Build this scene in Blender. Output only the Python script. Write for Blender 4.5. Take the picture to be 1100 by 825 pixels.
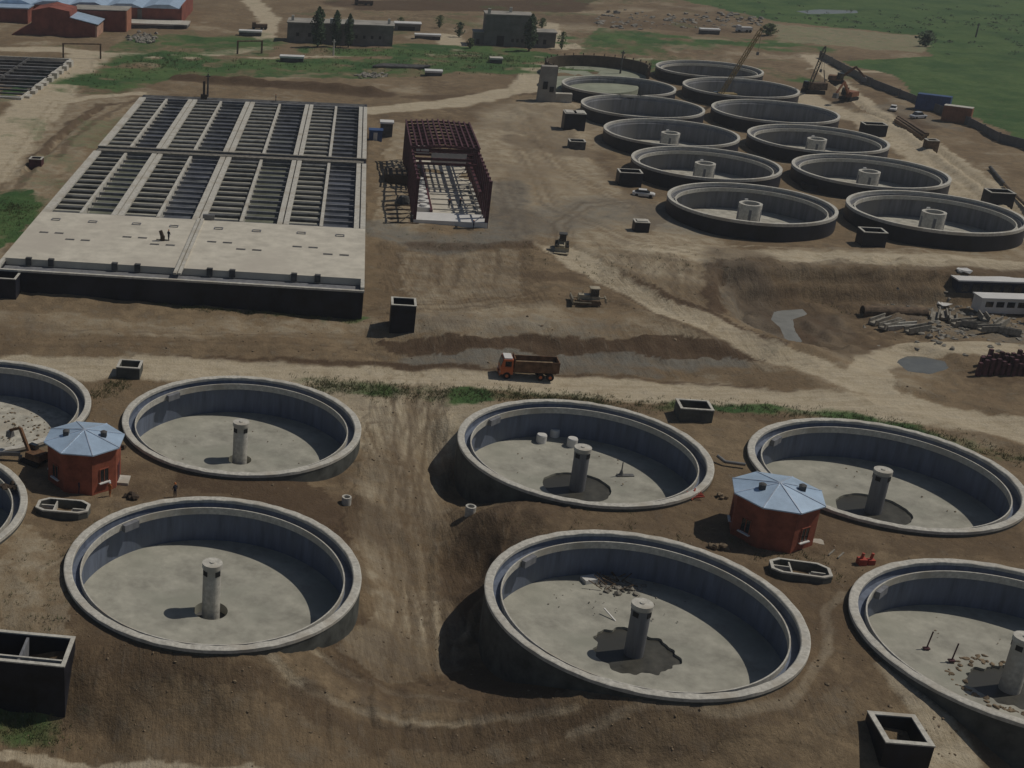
import bpy, bmesh, math, random
import numpy as np
from mathutils import Vector, Matrix
random.seed(7)
R = math.radians
for o in list(bpy.data.objects): bpy.data.objects.remove(o)
SC = bpy.context.scene
COL = SC.collection
# ------------------------------------------------------------ camera, sky, sun, exposure
F, PITCH, ROLL, CZ = 1423.065, 0.4047695, 0.0187510, 69.306
PX, PY = 184.07, 419.55
FW = np.array([0, math.cos(PITCH), -math.sin(PITCH)]); RT = np.array([1., 0, 0]); UP = np.cross(RT, FW)
CR = math.cos(ROLL)*RT + math.sin(ROLL)*UP; CU = -math.sin(ROLL)*RT + math.cos(ROLL)*UP
cam_d = bpy.data.cameras.new('camera'); cam = bpy.data.objects.new('camera', cam_d); COL.objects.link(cam)
M = Matrix.Identity(4)
for i in range(3):
    M[i][0] = CR[i]; M[i][1] = CU[i]; M[i][2] = -FW[i]
M[2][3] = CZ
cam.matrix_world = M
cam_d.sensor_fit = 'HORIZONTAL'; cam_d.sensor_width = 36; cam_d.lens = 36*F/1100
cam_d.shift_x = (550-PX)/1100; cam_d.shift_y = (PY-412.5)/1100
cam_d.clip_start = 1; cam_d.clip_end = 8000
SC.camera = cam
SUN_EL, SUN_AZ = R(55), R(12)
sdir = Vector((math.cos(SUN_EL)*math.cos(SUN_AZ), math.cos(SUN_EL)*math.sin(SUN_AZ), math.sin(SUN_EL)))
w = bpy.data.worlds.new('World'); SC.world = w; w.use_nodes = True
nt = w.node_tree; sky = nt.nodes.new('ShaderNodeTexSky'); sky.sky_type = 'NISHITA'; sky.sun_disc = False
sky.sun_elevation = SUN_EL; sky.sun_rotation = math.pi/2 - SUN_AZ
nt.links.new(sky.outputs[0], nt.nodes['Background'].inputs[0]); nt.nodes['Background'].inputs[1].default_value = 0.06
sl = bpy.data.lights.new('sun', 'SUN'); sl.energy = 4.0; sl.angle = R(0.53); sl.color = (1, .93, .82)
so = bpy.data.objects.new('sun', sl); COL.objects.link(so); so.rotation_euler = sdir.to_track_quat('Z', 'Y').to_euler()
SC.view_settings.view_transform = 'Standard'; SC.view_settings.look = 'None'
SC.view_settings.exposure = -0.98; SC.view_settings.gamma = 1; SC.view_settings.use_curve_mapping = False

def at(x, y, z=0.):
    d = FW + CR*(x-PX)/F - CU*(y-PY)/F
    t = (z-CZ)/d[2]
    return float(d[0]*t), float(d[1]*t)

# ------------------------------------------------------------ materials
def mat(name, col, rough=.85, var=.18, scale=.5, bump=0., col2=None, metal=0., fine=None, spec=.3, stain=None, stain_scale=.12, mapping=(1, 1, 1)):
    m = bpy.data.materials.new(name); m.use_nodes = True; n = m.node_tree.nodes; l = m.node_tree.links
    b = n['Principled BSDF']; b.inputs['Roughness'].default_value = rough; b.inputs['Metallic'].default_value = metal
    b.inputs['Specular IOR Level'].default_value = spec
    tc = n.new('ShaderNodeTexCoord'); mp = n.new('ShaderNodeMapping'); l.new(tc.outputs['Object'], mp.inputs[0]); mp.inputs['Scale'].default_value = mapping
    nz = n.new('ShaderNodeTexNoise'); nz.inputs['Scale'].default_value = scale; nz.inputs['Detail'].default_value = 8; nz.inputs['Roughness'].default_value = .65
    l.new(mp.outputs[0], nz.inputs['Vector'])
    mr = n.new('ShaderNodeMapRange'); mr.inputs[1].default_value = .35; mr.inputs[2].default_value = .65; l.new(nz.outputs[0], mr.inputs[0])
    mx = n.new('ShaderNodeMix'); mx.data_type = 'RGBA'
    c2 = col2 or tuple(c*(1-var*1.6) for c in col)
    mx.inputs[6].default_value = (*c2, 1); mx.inputs[7].default_value = (*(tuple(min(1, c*(1+var*.6)) for c in col)), 1)
    l.new(mr.outputs[0], mx.inputs[0]); out = mx.outputs[2]
    if stain:
        n2 = n.new('ShaderNodeTexNoise'); n2.inputs['Scale'].default_value = stain_scale; n2.inputs['Detail'].default_value = 6
        l.new(tc.outputs['Object'], n2.inputs['Vector'])
        m2 = n.new('ShaderNodeMapRange'); m2.inputs[1].default_value = .5; m2.inputs[2].default_value = .68; l.new(n2.outputs[0], m2.inputs[0])
        x2 = n.new('ShaderNodeMix'); x2.data_type = 'RGBA'; l.new(m2.outputs[0], x2.inputs[0]); l.new(out, x2.inputs[6]); x2.inputs[7].default_value = (*stain, 1); out = x2.outputs[2]
    l.new(out, b.inputs['Base Color'])
    if bump:
        bp = n.new('ShaderNodeBump'); bp.inputs['Strength'].default_value = bump; bp.inputs['Distance'].default_value = .1; l.new(nz.outputs[0], bp.inputs['Height']); l.new(bp.outputs[0], b.inputs['Normal'])
    return m
M_ = {}
M_['rim'] = mat('pale_concrete', (.56, .54, .48), scale=2.2, var=.18, stain=(.42, .385, .32), stain_scale=.3)
M_['slab'] = mat('slab_concrete', (.60, .56, .47), scale=.35, var=.12, stain=(.50, .46, .39), stain_scale=.08)
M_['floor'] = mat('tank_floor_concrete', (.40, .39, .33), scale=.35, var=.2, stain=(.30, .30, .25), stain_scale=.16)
M_['floor2'] = mat('dusty_floor_concrete', (.50, .48, .41), scale=.8, var=.25, stain=(.40, .36, .29), stain_scale=.2)
M_['coat'] = mat('blue_grey_wall_coating', (.15, .18, .245), scale=1.1, var=.2, rough=.6, mapping=(1, 1, .12), stain=(.14, .165, .21), stain_scale=.3)
M_['greywall'] = mat('bare_concrete_wall', (.20, .205, .22), scale=1.2, var=.22, mapping=(1, 1, .12), stain=(.19, .19, .19), stain_scale=.2)
M_['outer'] = mat('rough_grey_outer_wall', (.10, .105, .095), scale=.5, var=.3)
M_['bitumen'] = mat('black_bitumen_coat', (.014, .016, .026), scale=.4, var=.5, rough=.55, stain=(.03, .032, .045))
M_['darkconc'] = mat('dark_concrete', (.10, .10, .10), scale=.6, var=.4)
M_['beam'] = mat('grey_beam_concrete', (.17, .175, .175), scale=.6, var=.4, stain=(.12, .12, .12))
M_['beamdark'] = mat('dark_beam_concrete', (.085, .09, .092), scale=.6, var=.4, stain=(.13, .13, .125))
M_['shadefloor'] = mat('shaded_bay_floor', (.09, .10, .125), scale=.2, var=.4, rough=.6, stain=(.14, .15, .15), stain_scale=.15)  # bay floor with the shade under the beams put into its colour
M_['shadefloor2'] = mat('greenish_shaded_floor', (.16, .17, .125), scale=.2, var=.3, stain=(.12, .13, .12), stain_scale=.12)  # greenish variant of the bay floor, shade in the colour too
M_['wet'] = mat('wet_concrete', (.085, .082, .068), scale=.5, var=.35, rough=.4, stain=(.05, .05, .045))
M_['brick'] = mat('red_painted_wall', (.32, .095, .055), scale=.7, var=.25)
M_['brickf'] = mat('factory_red_brick', (.27, .085, .06), scale=.3, var=.25)
M_['roofblue'] = mat('blue_grey_roof_sheet', (.45, .585, .74), rough=.4, scale=.5, var=.12, metal=.2, spec=.5)
M_['seam'] = mat('roof_seam_metal', (.62, .7, .8), rough=.35, metal=.4)
M_['rust'] = mat('dark_red_steel', (.105, .036, .046), scale=1, var=.4, rough=.6)
M_['white'] = mat('white_paint', (.72, .71, .68), var=.06, rough=.4)
M_['black'] = mat('black_rubber', (.02, .02, .02), var=.3)
M_['glass'] = mat('dark_glass', (.02, .025, .03), rough=.08, spec=.8)
M_['orange'] = mat('orange_cab_paint', (.55, .14, .05), rough=.35, var=.1)
M_['bed'] = mat('brown_tipper_steel', (.2, .11, .06), scale=1, var=.35)
M_['yellow'] = mat('faded_yellow_paint', (.30, .22, .09), rough=.6, var=.2, scale=1)
M_['cream'] = mat('dusty_beige_machine_paint', (.42, .37, .27), rough=.5, var=.25, scale=1)
M_['steel'] = mat('dull_steel', (.2, .2, .2), rough=.5, var=.2, metal=.3)
M_['blue'] = mat('blue_container_paint', (.05, .10, .24), rough=.5, var=.2)
M_['brownc'] = mat('rust_brown_container_paint', (.30, .13, .07), rough=.6, var=.2)
M_['fence'] = mat('grey_fence_sheet', (.16, .16, .16), rough=.7, var=.2)
M_['grey'] = mat('grey_plaster', (.21, .2, .18), scale=.3, var=.25, stain=(.15, .14, .125))
M_['greyroof'] = mat('grey_flat_roof', (.36, .34, .30), scale=.2, var=.2)
M_['wood'] = mat('weathered_brown_timber', (.16, .11, .07), scale=1.5, var=.4)
M_['brownform'] = mat('brown_formwork', (.10, .075, .05), scale=.5, var=.3)
M_['greenslab'] = mat('greenish_pale_slab', (.30, .32, .24), scale=.2, var=.15)
M_['bark'] = mat('bark', (.07, .05, .035))
M_['water'] = mat('muddy_blue_grey_water', (.15, .15, .13), rough=.15, var=.15, scale=.3, spec=.5)
M_['greymud'] = mat('grey_wet_mud', (.24, .24, .22), rough=.5, var=.15, scale=.5)
M_['skin'] = mat('skin', (.4, .25, .18)); M_['hivis'] = mat('orange_work_jacket', (.5, .16, .05)); M_['navy'] = mat('dark_workwear', (.03, .035, .06))
M_['redp'] = mat('red_paint', (.45, .08, .05), rough=.5)
M_['stone'] = mat('broken_concrete', (.28, .26, .22), scale=1.5, var=.3)
M_['clod'] = mat('dry_clods', (.24, .18, .115), scale=1.5, var=.35)

def leafmat(name, a, b):
    m = bpy.data.materials.new(name); m.use_nodes = True; n = m.node_tree.nodes; l = m.node_tree.links; bs = n['Principled BSDF']
    g = n.new('ShaderNodeNewGeometry'); cr = n.new('ShaderNodeValToRGB'); cr.color_ramp.elements[0].color = (*a, 1); cr.color_ramp.elements[1].color = (*b, 1)
    l.new(g.outputs['Random Per Island'], cr.inputs[0]); l.new(cr.outputs[0], bs.inputs['Base Color']); bs.inputs['Roughness'].default_value = .7; bs.inputs['Specular IOR Level'].default_value = .2
    return m
M_['leafd'] = leafmat('dark_poplar_leaf', (.022, .045, .02), (.05, .09, .035))
M_['leaf'] = leafmat('green_leaf', (.04, .07, .02), (.10, .13, .04))
M_['grass'] = leafmat('grass_blade', (.055, .075, .025), (.14, .14, .06))

# ------------------------------------------------------------ builders
def obj(name, bm, m, parent=None, smooth=False):
    me = bpy.data.meshes.new(name); bm.normal_update(); bm.to_mesh(me); bm.free()
    if isinstance(m, str): m = M_[m]
    me.materials.append(m)
    if smooth:
        for p in me.polygons: p.use_smooth = True
    o = bpy.data.objects.new(name, me); COL.objects.link(o)
    if parent: o.parent = parent
    return o
def tag(o, label, cat, group=None, kind=None):
    if label: o['label'] = label
    if cat: o['category'] = cat
    if group: o['group'] = group
    if kind: o['kind'] = kind
    return o
def thing(name, label, cat, loc, rz=0., group=None):
    o = bpy.data.objects.new(name, None); COL.objects.link(o); o.location = loc; o.rotation_euler = (0, 0, rz); o.empty_display_size = .5
    return tag(o, label, cat, group)
def dup(root, loc, rz, label, group=None):
    r = root.copy(); COL.objects.link(r); r.location = loc; r.rotation_euler = (0, 0, rz); r['label'] = label
    if group: r['group'] = group
    for ch in list(root.children):
        c = ch.copy(); COL.objects.link(c); c.parent = r
        for g in list(ch.children):
            d = g.copy(); COL.objects.link(d); d.parent = c
    return r
B = bmesh.new
def box(bm, x0, x1, y0, y1, z0, z1, mtx=None, taper=0.):
    vs = []
    for z, t in ((z0, 0), (z1, taper)):
        for x, y in ((x0+t, y0+t), (x1-t, y0+t), (x1-t, y1-t), (x0+t, y1-t)):
            v = Vector((x, y, z)); vs.append(bm.verts.new(mtx @ v if mtx else v))
    for f in ((3, 2, 1, 0), (4, 5, 6, 7), (0, 1, 5, 4), (1, 2, 6, 5), (2, 3, 7, 6), (3, 0, 4, 7)): bm.faces.new([vs[i] for i in f])
    return bm
def bar(bm, a, b, w=.1, h=None):
    a, b = Vector(a), Vector(b); d = b-a; L = d.length
    q = d.to_track_quat('X', 'Z').to_matrix().to_4x4(); h = h or w
    return box(bm, 0, L, -w/2, w/2, -h/2, h/2, Matrix.Translation(a) @ q)
def tube(bm, a, b, r0, r1=None, n=12, cap=True):
    a, b = Vector(a), Vector(b); r1 = r0 if r1 is None else r1; q = (b-a).to_track_quat('Z', 'Y').to_matrix()
    A, Bv = [], []
    for i in range(n):
        t = 2*math.pi*i/n; e = Vector((math.cos(t), math.sin(t), 0))
        A.append(bm.verts.new(a+q@(e*r0))); Bv.append(bm.verts.new(b+q@(e*r1)))
    for i in range(n): j = (i+1) % n; bm.faces.new((A[i], A[j], Bv[j], Bv[i]))
    if cap: bm.faces.new(A[::-1]); bm.faces.new(Bv)
    return bm
def lathe(bm, prof, n=128, closed=False, c=(0, 0), a0=0., a1=2*math.pi):
    full = abs(a1-a0-2*math.pi) < 1e-6; rows = []
    for i in range(n if full else n+1):
        t = a0+(a1-a0)*i/n
        rows.append([bm.verts.new((c[0]+r*math.cos(t), c[1]+r*math.sin(t), z)) for r, z in prof])
    m = len(prof)
    for i in range(n):
        p, q = rows[i], rows[(i+1) % len(rows)]
        for k in range(m if closed else m-1):
            k2 = (k+1) % m; bm.faces.new((p[k], q[k], q[k2], p[k2]))
    if not full and closed: bm.faces.new(rows[0]); bm.faces.new(rows[-1][::-1])
    return bm
def prism(bm, pts, z0, z1, mtx=None):
    f = lambda x, y, z: (mtx @ Vector((x, y, z))) if mtx else Vector((x, y, z))
    a = [bm.verts.new(f(x, y, z0)) for x, y in pts]; b = [bm.verts.new(f(x, y, z1)) for x, y in pts]; n = len(pts)
    bm.faces.new(a[::-1]); bm.faces.new(b)
    for i in range(n): j = (i+1) % n; bm.faces.new((a[i], a[j], b[j], b[i]))
    return bm
def rock(bm, c, s, flat=.6):
    q = Matrix.Translation(c) @ Matrix.Rotation(random.random()*6.3, 4, 'Z') @ Matrix.Diagonal((s*random.uniform(.7, 1.3), s*random.uniform(.6, 1), s*flat*random.uniform(.6, 1.2), 1))
    r = bmesh.ops.create_icosphere(bm, subdivisions=1, radius=.5, matrix=q)
    for v in r['verts']: v.co += Vector([random.uniform(-.12, .12)*s for _ in range(3)])

# ------------------------------------------------------------ layout constants
FRONT = {'A': (8.9, 152.3), 'B': (50.4, 146.3), 'C': (84.9, 141.8), 'D': (4.5, 116.8), 'E': (46.3, 110.8), 'F': (80.8, 106.), 'G': (-25.4, 156.6), 'H': (-30.7, 128.8)}
FAR = {'1': (109., 245.2), '2': (141.8, 241.5), '3': (112.2, 277.7), '4': (144.8, 273.1), '5': (115.1, 307.9), '6': (147.6, 304.3), '7': (118.4, 339.1), '8': (150.8, 335.9), '9': (121.1, 368.), '10': (154.9, 368.8), '12': (157.4, 399.2)}
FZ = 5.3
PHI = -R(7.5); BW, BL, BZ = 56.5, 145., 6.
BOX_, BOY_ = 28.6-BW*math.cos(PHI), 189-BW*math.sin(PHI)
def bst(s, t, z=0.): return (BOX_+s*math.cos(PHI)-t*math.sin(PHI), BOY_+s*math.sin(PHI)+t*math.cos(PHI), z)

# ------------------------------------------------------------ ground heights
ctrl = [(0,825,-6.8),(60,800,-6.5),(70,778,-6),(20,775,-6),(110,790,-6.6),(200,825,-6.2),(350,825,-6.2),(500,825,-6.4),(620,825,-5),(700,825,-4.2),(900,830,-3.6),(1100,825,-8),
 (30,655,-1),(60,690,-1),(100,700,-1.2),(200,716,-1.4),(270,715,-1.6),(300,735,-3),(340,712,-4.2),(352,690,-4.4),(378,665,-4.6),(392,640,-4.4),(420,740,-5.4),(500,765,-5),(560,760,-3.8),(610,752,-2.2),(660,758,-1.6),(760,768,-1.2),(840,750,-1),(885,700,-.9),(880,650,-.8),(850,785,-2),(960,745,-1.3),(990,780,-5),(1060,815,-6.5),(1100,830,-7),(910,650,-.7),(930,700,-.9),
 (100,740,-3),(200,760,-4),(300,775,-4),(420,780,-5.8),(600,795,-3.6),(760,800,-2.8),(900,815,-3),(150,800,-5.6),
 (430,450,-1),(430,500,-2.6),(405,540,-2.6),(440,580,-5),(425,640,-6),(450,700,-6),(470,650,-6.6),(380,520,-2.2),(360,515,-2.4),
 (90,540,-1),(30,520,-1),(140,530,-1),(180,522,-1.2),(300,525,-1.6),(370,560,-2.2),(395,600,-4),(60,580,-1),(400,425,-.5),
 (560,560,-1.2),(640,560,-.8),(700,557,-.7),(785,500,-.7),(775,465,-.6),(480,575,-5),(500,600,-5.5),(505,556,-2.6),(470,510,-6),(490,532,-5.8),(465,480,-4.5),(480,455,-1.5),(452,505,-4),(600,570,-1),(700,570,-.8),(540,595,-1.6),(495,640,-7.2),(500,700,-7),(560,742,-3.5),(520,620,-6.5),(530,560,-1.5),
 (835,590,-1),(780,580,-1),(900,600,-1),(740,560,-.8),(940,580,-.8),(1040,590,-.8),(1100,592,-.8),(800,480,-.8),(815,470,-.8),
 (950,442,-.6),(1100,490,-.6),(300,402,-.5),(500,425,-.6),(700,430,-.7),(100,420,-.6),
 (0,400,-.3),(200,403,-.3),(400,406,-.3),(567,408,-.5),(800,428,-.5),(980,435,-.5),(1100,460,-.5),(-60,620,-1),(-150,480,-.8),
 (0,387,-.1),(100,387,-.1),(300,387,-.1),(440,390,-.3),(0,345,.8),(200,355,.6),(330,352,.6),(390,352,.8),(200,370,.5),(300,372,.5),(430,362,.8),(470,352,1.9),(600,354,2.),(750,357,1.8),(830,368,1.),(450,378,-.3),(600,380,-.5),(750,382,-.5),(820,385,-.3),(450,393,-.4),(600,399,-.7),(780,399,-.7),
 (450,300,2.),(600,300,2.2),(600,200,2.5),(700,250,2.6),(420,250,2.6),(450,250,2.8),(530,250,2.8),(430,275,2.5),(560,275,2.4),(480,285,2.1),(500,330,2.),(420,300,2.3),(400,160,2.8),(440,110,3),(540,180,2.8),
 (780,283,2.6),(900,284,2.6),(1000,290,2.6),(1100,292,2.6),(765,300,2.2),(768,335,1.4),(800,315,2.5),(900,318,2.3),(1000,320,2.2),(1100,325,2.),(850,340,1.6),(950,350,1.2),(1050,350,1.),(800,352,.9),(950,378,-.5),(1000,393,-.8),(1100,370,-.3),(1100,415,-.7),(920,395,-.3),
 (640,295,2.3),(700,325,1.9),(760,352,1.5),(830,375,.9),(900,400,.2),(690,298,2.9),(740,310,2.9),(760,335,2.6),
 (100,200,4.5),(30,120,4),(100,92,3.5),(200,85,3),(560,110,2.5),(0,270,4),(0,200,4),(-60,300,3),(0,50,3),(300,60,2.5),(600,40,2.5),(900,60,2.5),(1100,100,2.5),(1100,0,2),(800,0,2),(400,0,2),(0,0,2.5),(1000,200,2.6),(950,160,2.7),(660,150,2.7),(840,250,2.7),(1000,272,2.7),(900,215,2.7),(780,210,2.7),(620,120,2.7),(1080,230,2.6),(1100,260,2.6)]
cp = np.array([(*at(x, y, z), z) for x, y, z in ctrl])
RING = {'E': {-105: -.5, -90: -.5, -60: -.5, -30: -.5, 0: -.5, 30: -.5, 60: -.5, 90: -.6, 120: -1.5, 145: -4, 160: -6, 180: -6.8, 197: -6, 210: -4.2, 222: -2.6, 232: -1.6, 242: -1., 252: -.6},
 'D': {-90: -.5, -75: -.6, -62: -1.3, -45: -2.6, -20: -3.8, 0: -3.8, 20: -2.6, 45: -1.8, 70: -1.2, 90: -.8, 120: -.5, 150: -.5, 180: -.5, 210: -.5, 240: -.5},
 'B': {-100: -.5, -80: -.5, -50: -.5, -20: -.5, 10: -.5, 40: -.5, 70: -.5, 100: -.5, 130: -.8, 150: -2.2, 165: -4, 180: -6, 198: -5.6, 214: -3.4, 228: -1.2, 240: -.5},
 'A': {-90: -.5, -72: -.9, -55: -2.2, -35: -2.6, -15: -2.2, 5: -1.4, 30: -.7, 60: -.5, 90: -.5, 120: -.5, 150: -.5, 180: -.5, 210: -.5, 240: -.5},
 'C': {k: -.5 for k in range(0, 360, 30)}, 'G': {k: -.6 for k in range(0, 360, 30)}, 'H': {k: -.6 for k in range(0, 360, 30)},
 'F': {90: -.5, 120: -.5, 150: -.5, 180: -.6, 205: -.8, 218: -1.4, 230: -3, 245: -5.5, 270: -7, 300: -6, 330: -3, 0: -1, 30: -.5, 60: -.5}}
keep = np.ones(len(cp), bool)
for c_ in FRONT.values(): keep &= np.hypot(cp[:, 0]-c_[0], cp[:, 1]-c_[1]) > 16.3
for c_ in FAR.values(): keep &= np.hypot(cp[:, 0]-c_[0], cp[:, 1]-c_[1]) > 16.3
cp = cp[keep]
def rz_(q, a):
    ks = sorted((k % 360, v) for k, v in q.items()); ks = [(ks[-1][0]-360, ks[-1][1])]+ks+[(ks[0][0]+360, ks[0][1])]
    return min(-.68, float(np.interp(a % 360, [k for k, _ in ks], [v for _, v in ks])))
ring_ = [(FRONT[k][0]+15.5*math.cos(R(a)), FRONT[k][1]+15.5*math.sin(R(a)), rz_(q, a)) for k, q in RING.items() for a in range(0, 360, 10)]
ring_ += [(c_[0]+15.6*math.cos(R(a)), c_[1]+15.6*math.sin(R(a)), 1.9 if a > 180 else 2.4) for k, c_ in FAR.items() for a in range(0, 360, 45)]
cp = np.vstack([cp, np.array(ring_)])
extra = np.array([(-200, 60, -7), (0, 50, -8), (100, 50, -6.5), (250, 60, -5), (300, 120, -1), (300, 220, 2), (-200, 150, 0), (-200, 300, 3), (400, 400, 2.5), (-300, 700, 2), (700, 700, 2), (200, 1200, 2), (-200, 10, -8), (300, 10, -8)], float)
cp = np.vstack([cp, extra])
def _ker(d): return -d
Dm = np.hypot(cp[:, None, 0]-cp[None, :, 0], cp[:, None, 1]-cp[None, :, 1])
n_ = len(cp); A_ = np.zeros((n_+1, n_+1)); A_[:n_, :n_] = _ker(Dm)-np.eye(n_)*0.06; A_[:n_, n_] = 1; A_[n_, :n_] = 1
W_ = np.linalg.solve(A_, np.append(cp[:, 2], 0))
def rbf(x, y):
    out = np.empty(x.size); xf, yf = x.ravel(), y.ravel()
    for i in range(0, x.size, 20000):
        d = np.sqrt((xf[i:i+20000, None]-cp[None, :, 0])**2+(yf[i:i+20000, None]-cp[None, :, 1])**2+.6)
        out[i:i+20000] = _ker(d) @ W_[:-1] + W_[-1]
    return out.reshape(x.shape)
def rbf_grid(x, y):
    r_ = np.unique(np.append(np.arange(0, x.shape[0], 3), x.shape[0]-1)); c_ = np.unique(np.append(np.arange(0, x.shape[1], 3), x.shape[1]-1))
    zz = rbf(x[np.ix_(r_, c_)], y[np.ix_(r_, c_)]); t = np.empty((len(r_), x.shape[1]))
    for i in range(len(r_)): t[i] = np.interp(np.arange(x.shape[1]), c_, zz[i])
    out = np.empty(x.shape)
    for j in range(x.shape[1]): out[:, j] = np.interp(np.arange(x.shape[0]), r_, t[:, j])
    return out
def vnoise(x, y, s, seed=0):
    x = x/s+seed*17.3; y = y/s-seed*9.1; xi, yi = np.floor(x), np.floor(y); fx, fy = x-xi, y-yi
    fx = fx*fx*(3-2*fx); fy = fy*fy*(3-2*fy)
    h = lambda a, b: (np.sin(a*127.1+b*311.7+seed*74.7)*43758.5453) % 1
    return (h(xi, yi)*(1-fx)+h(xi+1, yi)*fx)*(1-fy)+(h(xi, yi+1)*(1-fx)+h(xi+1, yi+1)*fx)*fy
def fbm(x, y, s, o=4, seed=0):
    t, a, n = 0, 1., 0.
    for k in range(o): t = t+a*(vnoise(x, y, s/2**k, seed+k)-.5); n += a; a *= .55
    return t/n*2
def dline(x, y, pts):
    d = np.full(x.shape, 1e9)
    for (ax, ay), (bx, by) in zip(pts[:-1], pts[1:]):
        vx, vy = bx-ax, by-ay; L = vx*vx+vy*vy+1e-9
        t = np.clip(((x-ax)*vx+(y-ay)*vy)/L, 0, 1); d = np.minimum(d, np.hypot(x-ax-t*vx, y-ay-t*vy))
    return d
def inpoly(x, y, pts):
    c = np.zeros(x.shape, bool); n = len(pts)
    for i in range(n):
        x1, y1 = pts[i]; x2, y2 = pts[(i+1) % n]
        c ^= ((y1 > y) != (y2 > y)) & (x < (x2-x1)*(y-y1)/(y2-y1+1e-12)+x1)
    return c
def L_(*pts, z=0.): return [at(q[0], q[1], q[2] if len(q) > 2 else z) for q in pts]
def ss(a, b, v): t = np.clip((v-a)/(b-a), 0, 1); return t*t*(3-2*t)
# tracks and roads: (pixel polyline, z, half width)
ROADS = [(L_((-40,392), (150,397), (330,403), (520,408), (700,418), (830,428), (960,440), (1110,464), z=-.4), 3.6),
 (L_((596,268,2.4), (650,298,2.2), (720,332,1.9), (800,362,1.3), (880,393,.5), (960,424,-.1), (1040,446,-.4), (1110,470,-.5)), 2.9),
 (L_((930,415), (938,393), (985,378), (1110,378), z=-.8), 2.3),
 (L_((-20,190), (30,128), (70,80), (95,60), z=3.5), 7.5), (L_((60,112), (100,104), (150,101), z=3.5), 2.2),
 (L_((110,60), (200,62), (280,52), (290,20), (270,0), z=2.5), 4.), (L_((0,55), (60,55), (110,60), z=2.5), 5.),
 (L_((395,120), (480,112), (560,95), (580,70), z=2.8), 4.5),
 (L_((1110,250), (1040,200), (980,160), (930,128), (890,118), (860,100), z=2.6), 5.),
 (L_((870,60), (920,105), (1000,155), (1110,235), z=2.6), 3.), (L_((-10,812), (60,815), (150,826), (300,840), z=-6.4), .9),
 (L_((600,52), (590,25), (600,45), (620,52), z=2.5), 3.), (L_((270,62), (480,58), (700,64), z=2.5), 1.2), (L_((870,76), (980,80), (1110,84), z=2.2), 1.6), (L_((480,38), (488,52), z=2.5), 5)]
PALE = [(L_((390,430), (470,440), z=-.8), 9, .8), (L_((430,440), (430,520), z=-2), 6, .5), (L_((440,470), (430,560), (440,640), (455,690), z=-5), 5, .45),
 (L_((0,345), (200,358), (390,350), z=.6), 3, .3), (L_((600,120), (560,150), (580,200), (680,240), (700,270), z=2.6), 16, .5),
 (L_((700,270), (900,276), (1110,284), z=2.6), 4.5, .8), (L_((450,330), (600,340), (740,350), z=2), 6, .15), (L_((1040,180), (1000,200), (1100,240), z=2.6), 9, .3),
 (L_((170,145), (60,240), (100,160), (160,115), z=4), 12, .25), (L_((960,745), (1000,790), (1030,830), z=-3), 2.5, .75)]
DARK = [(L_((190,84), (300,92), (410,100), z=3), 5, .9), (L_((450,105), (620,96), (690,120), z=2.8), 4, .7), (L_((560,150), (640,165), z=2.8), 6, .5),
 (L_((765,290), (768,330), z=2), 1.6, .7), (L_((780,293), (1110,300), z=1.5), 2.4, .45), (L_((790,300), (830,330), (900,370), (930,385), z=-1.5), 7, .6),
 (L_((30,180), (70,140), (110,112), (150,108), z=4), 1.2, .8), (L_((60,170), (100,130), (150,104), z=4), 1., .6), (L_((0,230), (40,170), (80,130), z=4), 1.2, .6),
 (L_((150,520), (380,545), z=-1.5), 5, .4), (L_((400,720), (560,760), z=-6.5), 6, .5), (L_((600,430), (800,448), (950,470), z=-.6), 2.2, .5), (L_((0,386), (200,388), (440,391), (540,397), z=-.1), 1.1, 1.), (L_((600,402), (700,408), (800,416), (900,428), z=-.5), .9, .7), (L_((605,284,2.3), (655,309,2.1), (722,345,1.8), (790,368,1.2)), .6, .6),
 (L_((540,290), (620,300), z=2.3), 3, .35), (L_((860,100), (930,115), (990,135), z=2.6), 6, .6), (L_((1000,150), (1110,245), z=2.6), 1.6, .6), (L_((560,20), (760,30), z=2), 16, .45), (L_((380,5), (600,8), z=2), 14, .75),
 (L_((640,76), (700,84), z=2.5), 9, .3), (L_((530,78), (580,82), z=2.5), 5, .5), (L_((1048,408), (1110,408), z=-1), 3, .5), (L_((560,545), (640,560), (740,556), z=-.8), 1.6, .3), (L_((850,262), (940,270), z=2.6), 2, .25),
 (L_((450,262), (560,262), z=2.6), 2.5, .7)]
GRASS = [(L_((330,412), (420,420), (560,425), (650,430), z=-.5), 2.4, .9), (L_((650,432), (830,440), (960,455), (1110,495), z=-.5), 2.2, .7), (L_((0,225), (25,225), (10,255), z=4), 4.5, .9), (L_((100,95), (190,62), (150,72), (300,70), (420,72), (500,72), (700,70), z=2.6), 13, .85),
 (L_((180,45), (260,45), z=2.6), 16, .7), (L_((340,55), (500,60), (560,66), z=2.5), 9, .9), (L_((630,45), (700,40), (850,50), z=2.5), 14, .8), (L_((0,110), (60,72), z=3.5), 2.5, .9), (L_((60,190), (0,240), (110,130), (180,125), z=4), 6, .3), (L_((100,322), (220,336), (385,345), z=.9), .8, .5), (L_((0,775), (60,785), (0,780), z=-6.3), 2.5, .5), (L_((820,75), (860,85), z=2.6), 5, .7), (L_((1100,130), (1000,110), z=2.5), 3, .5), (L_((200,330), (390,343), z=1), 1, .6)]
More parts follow.
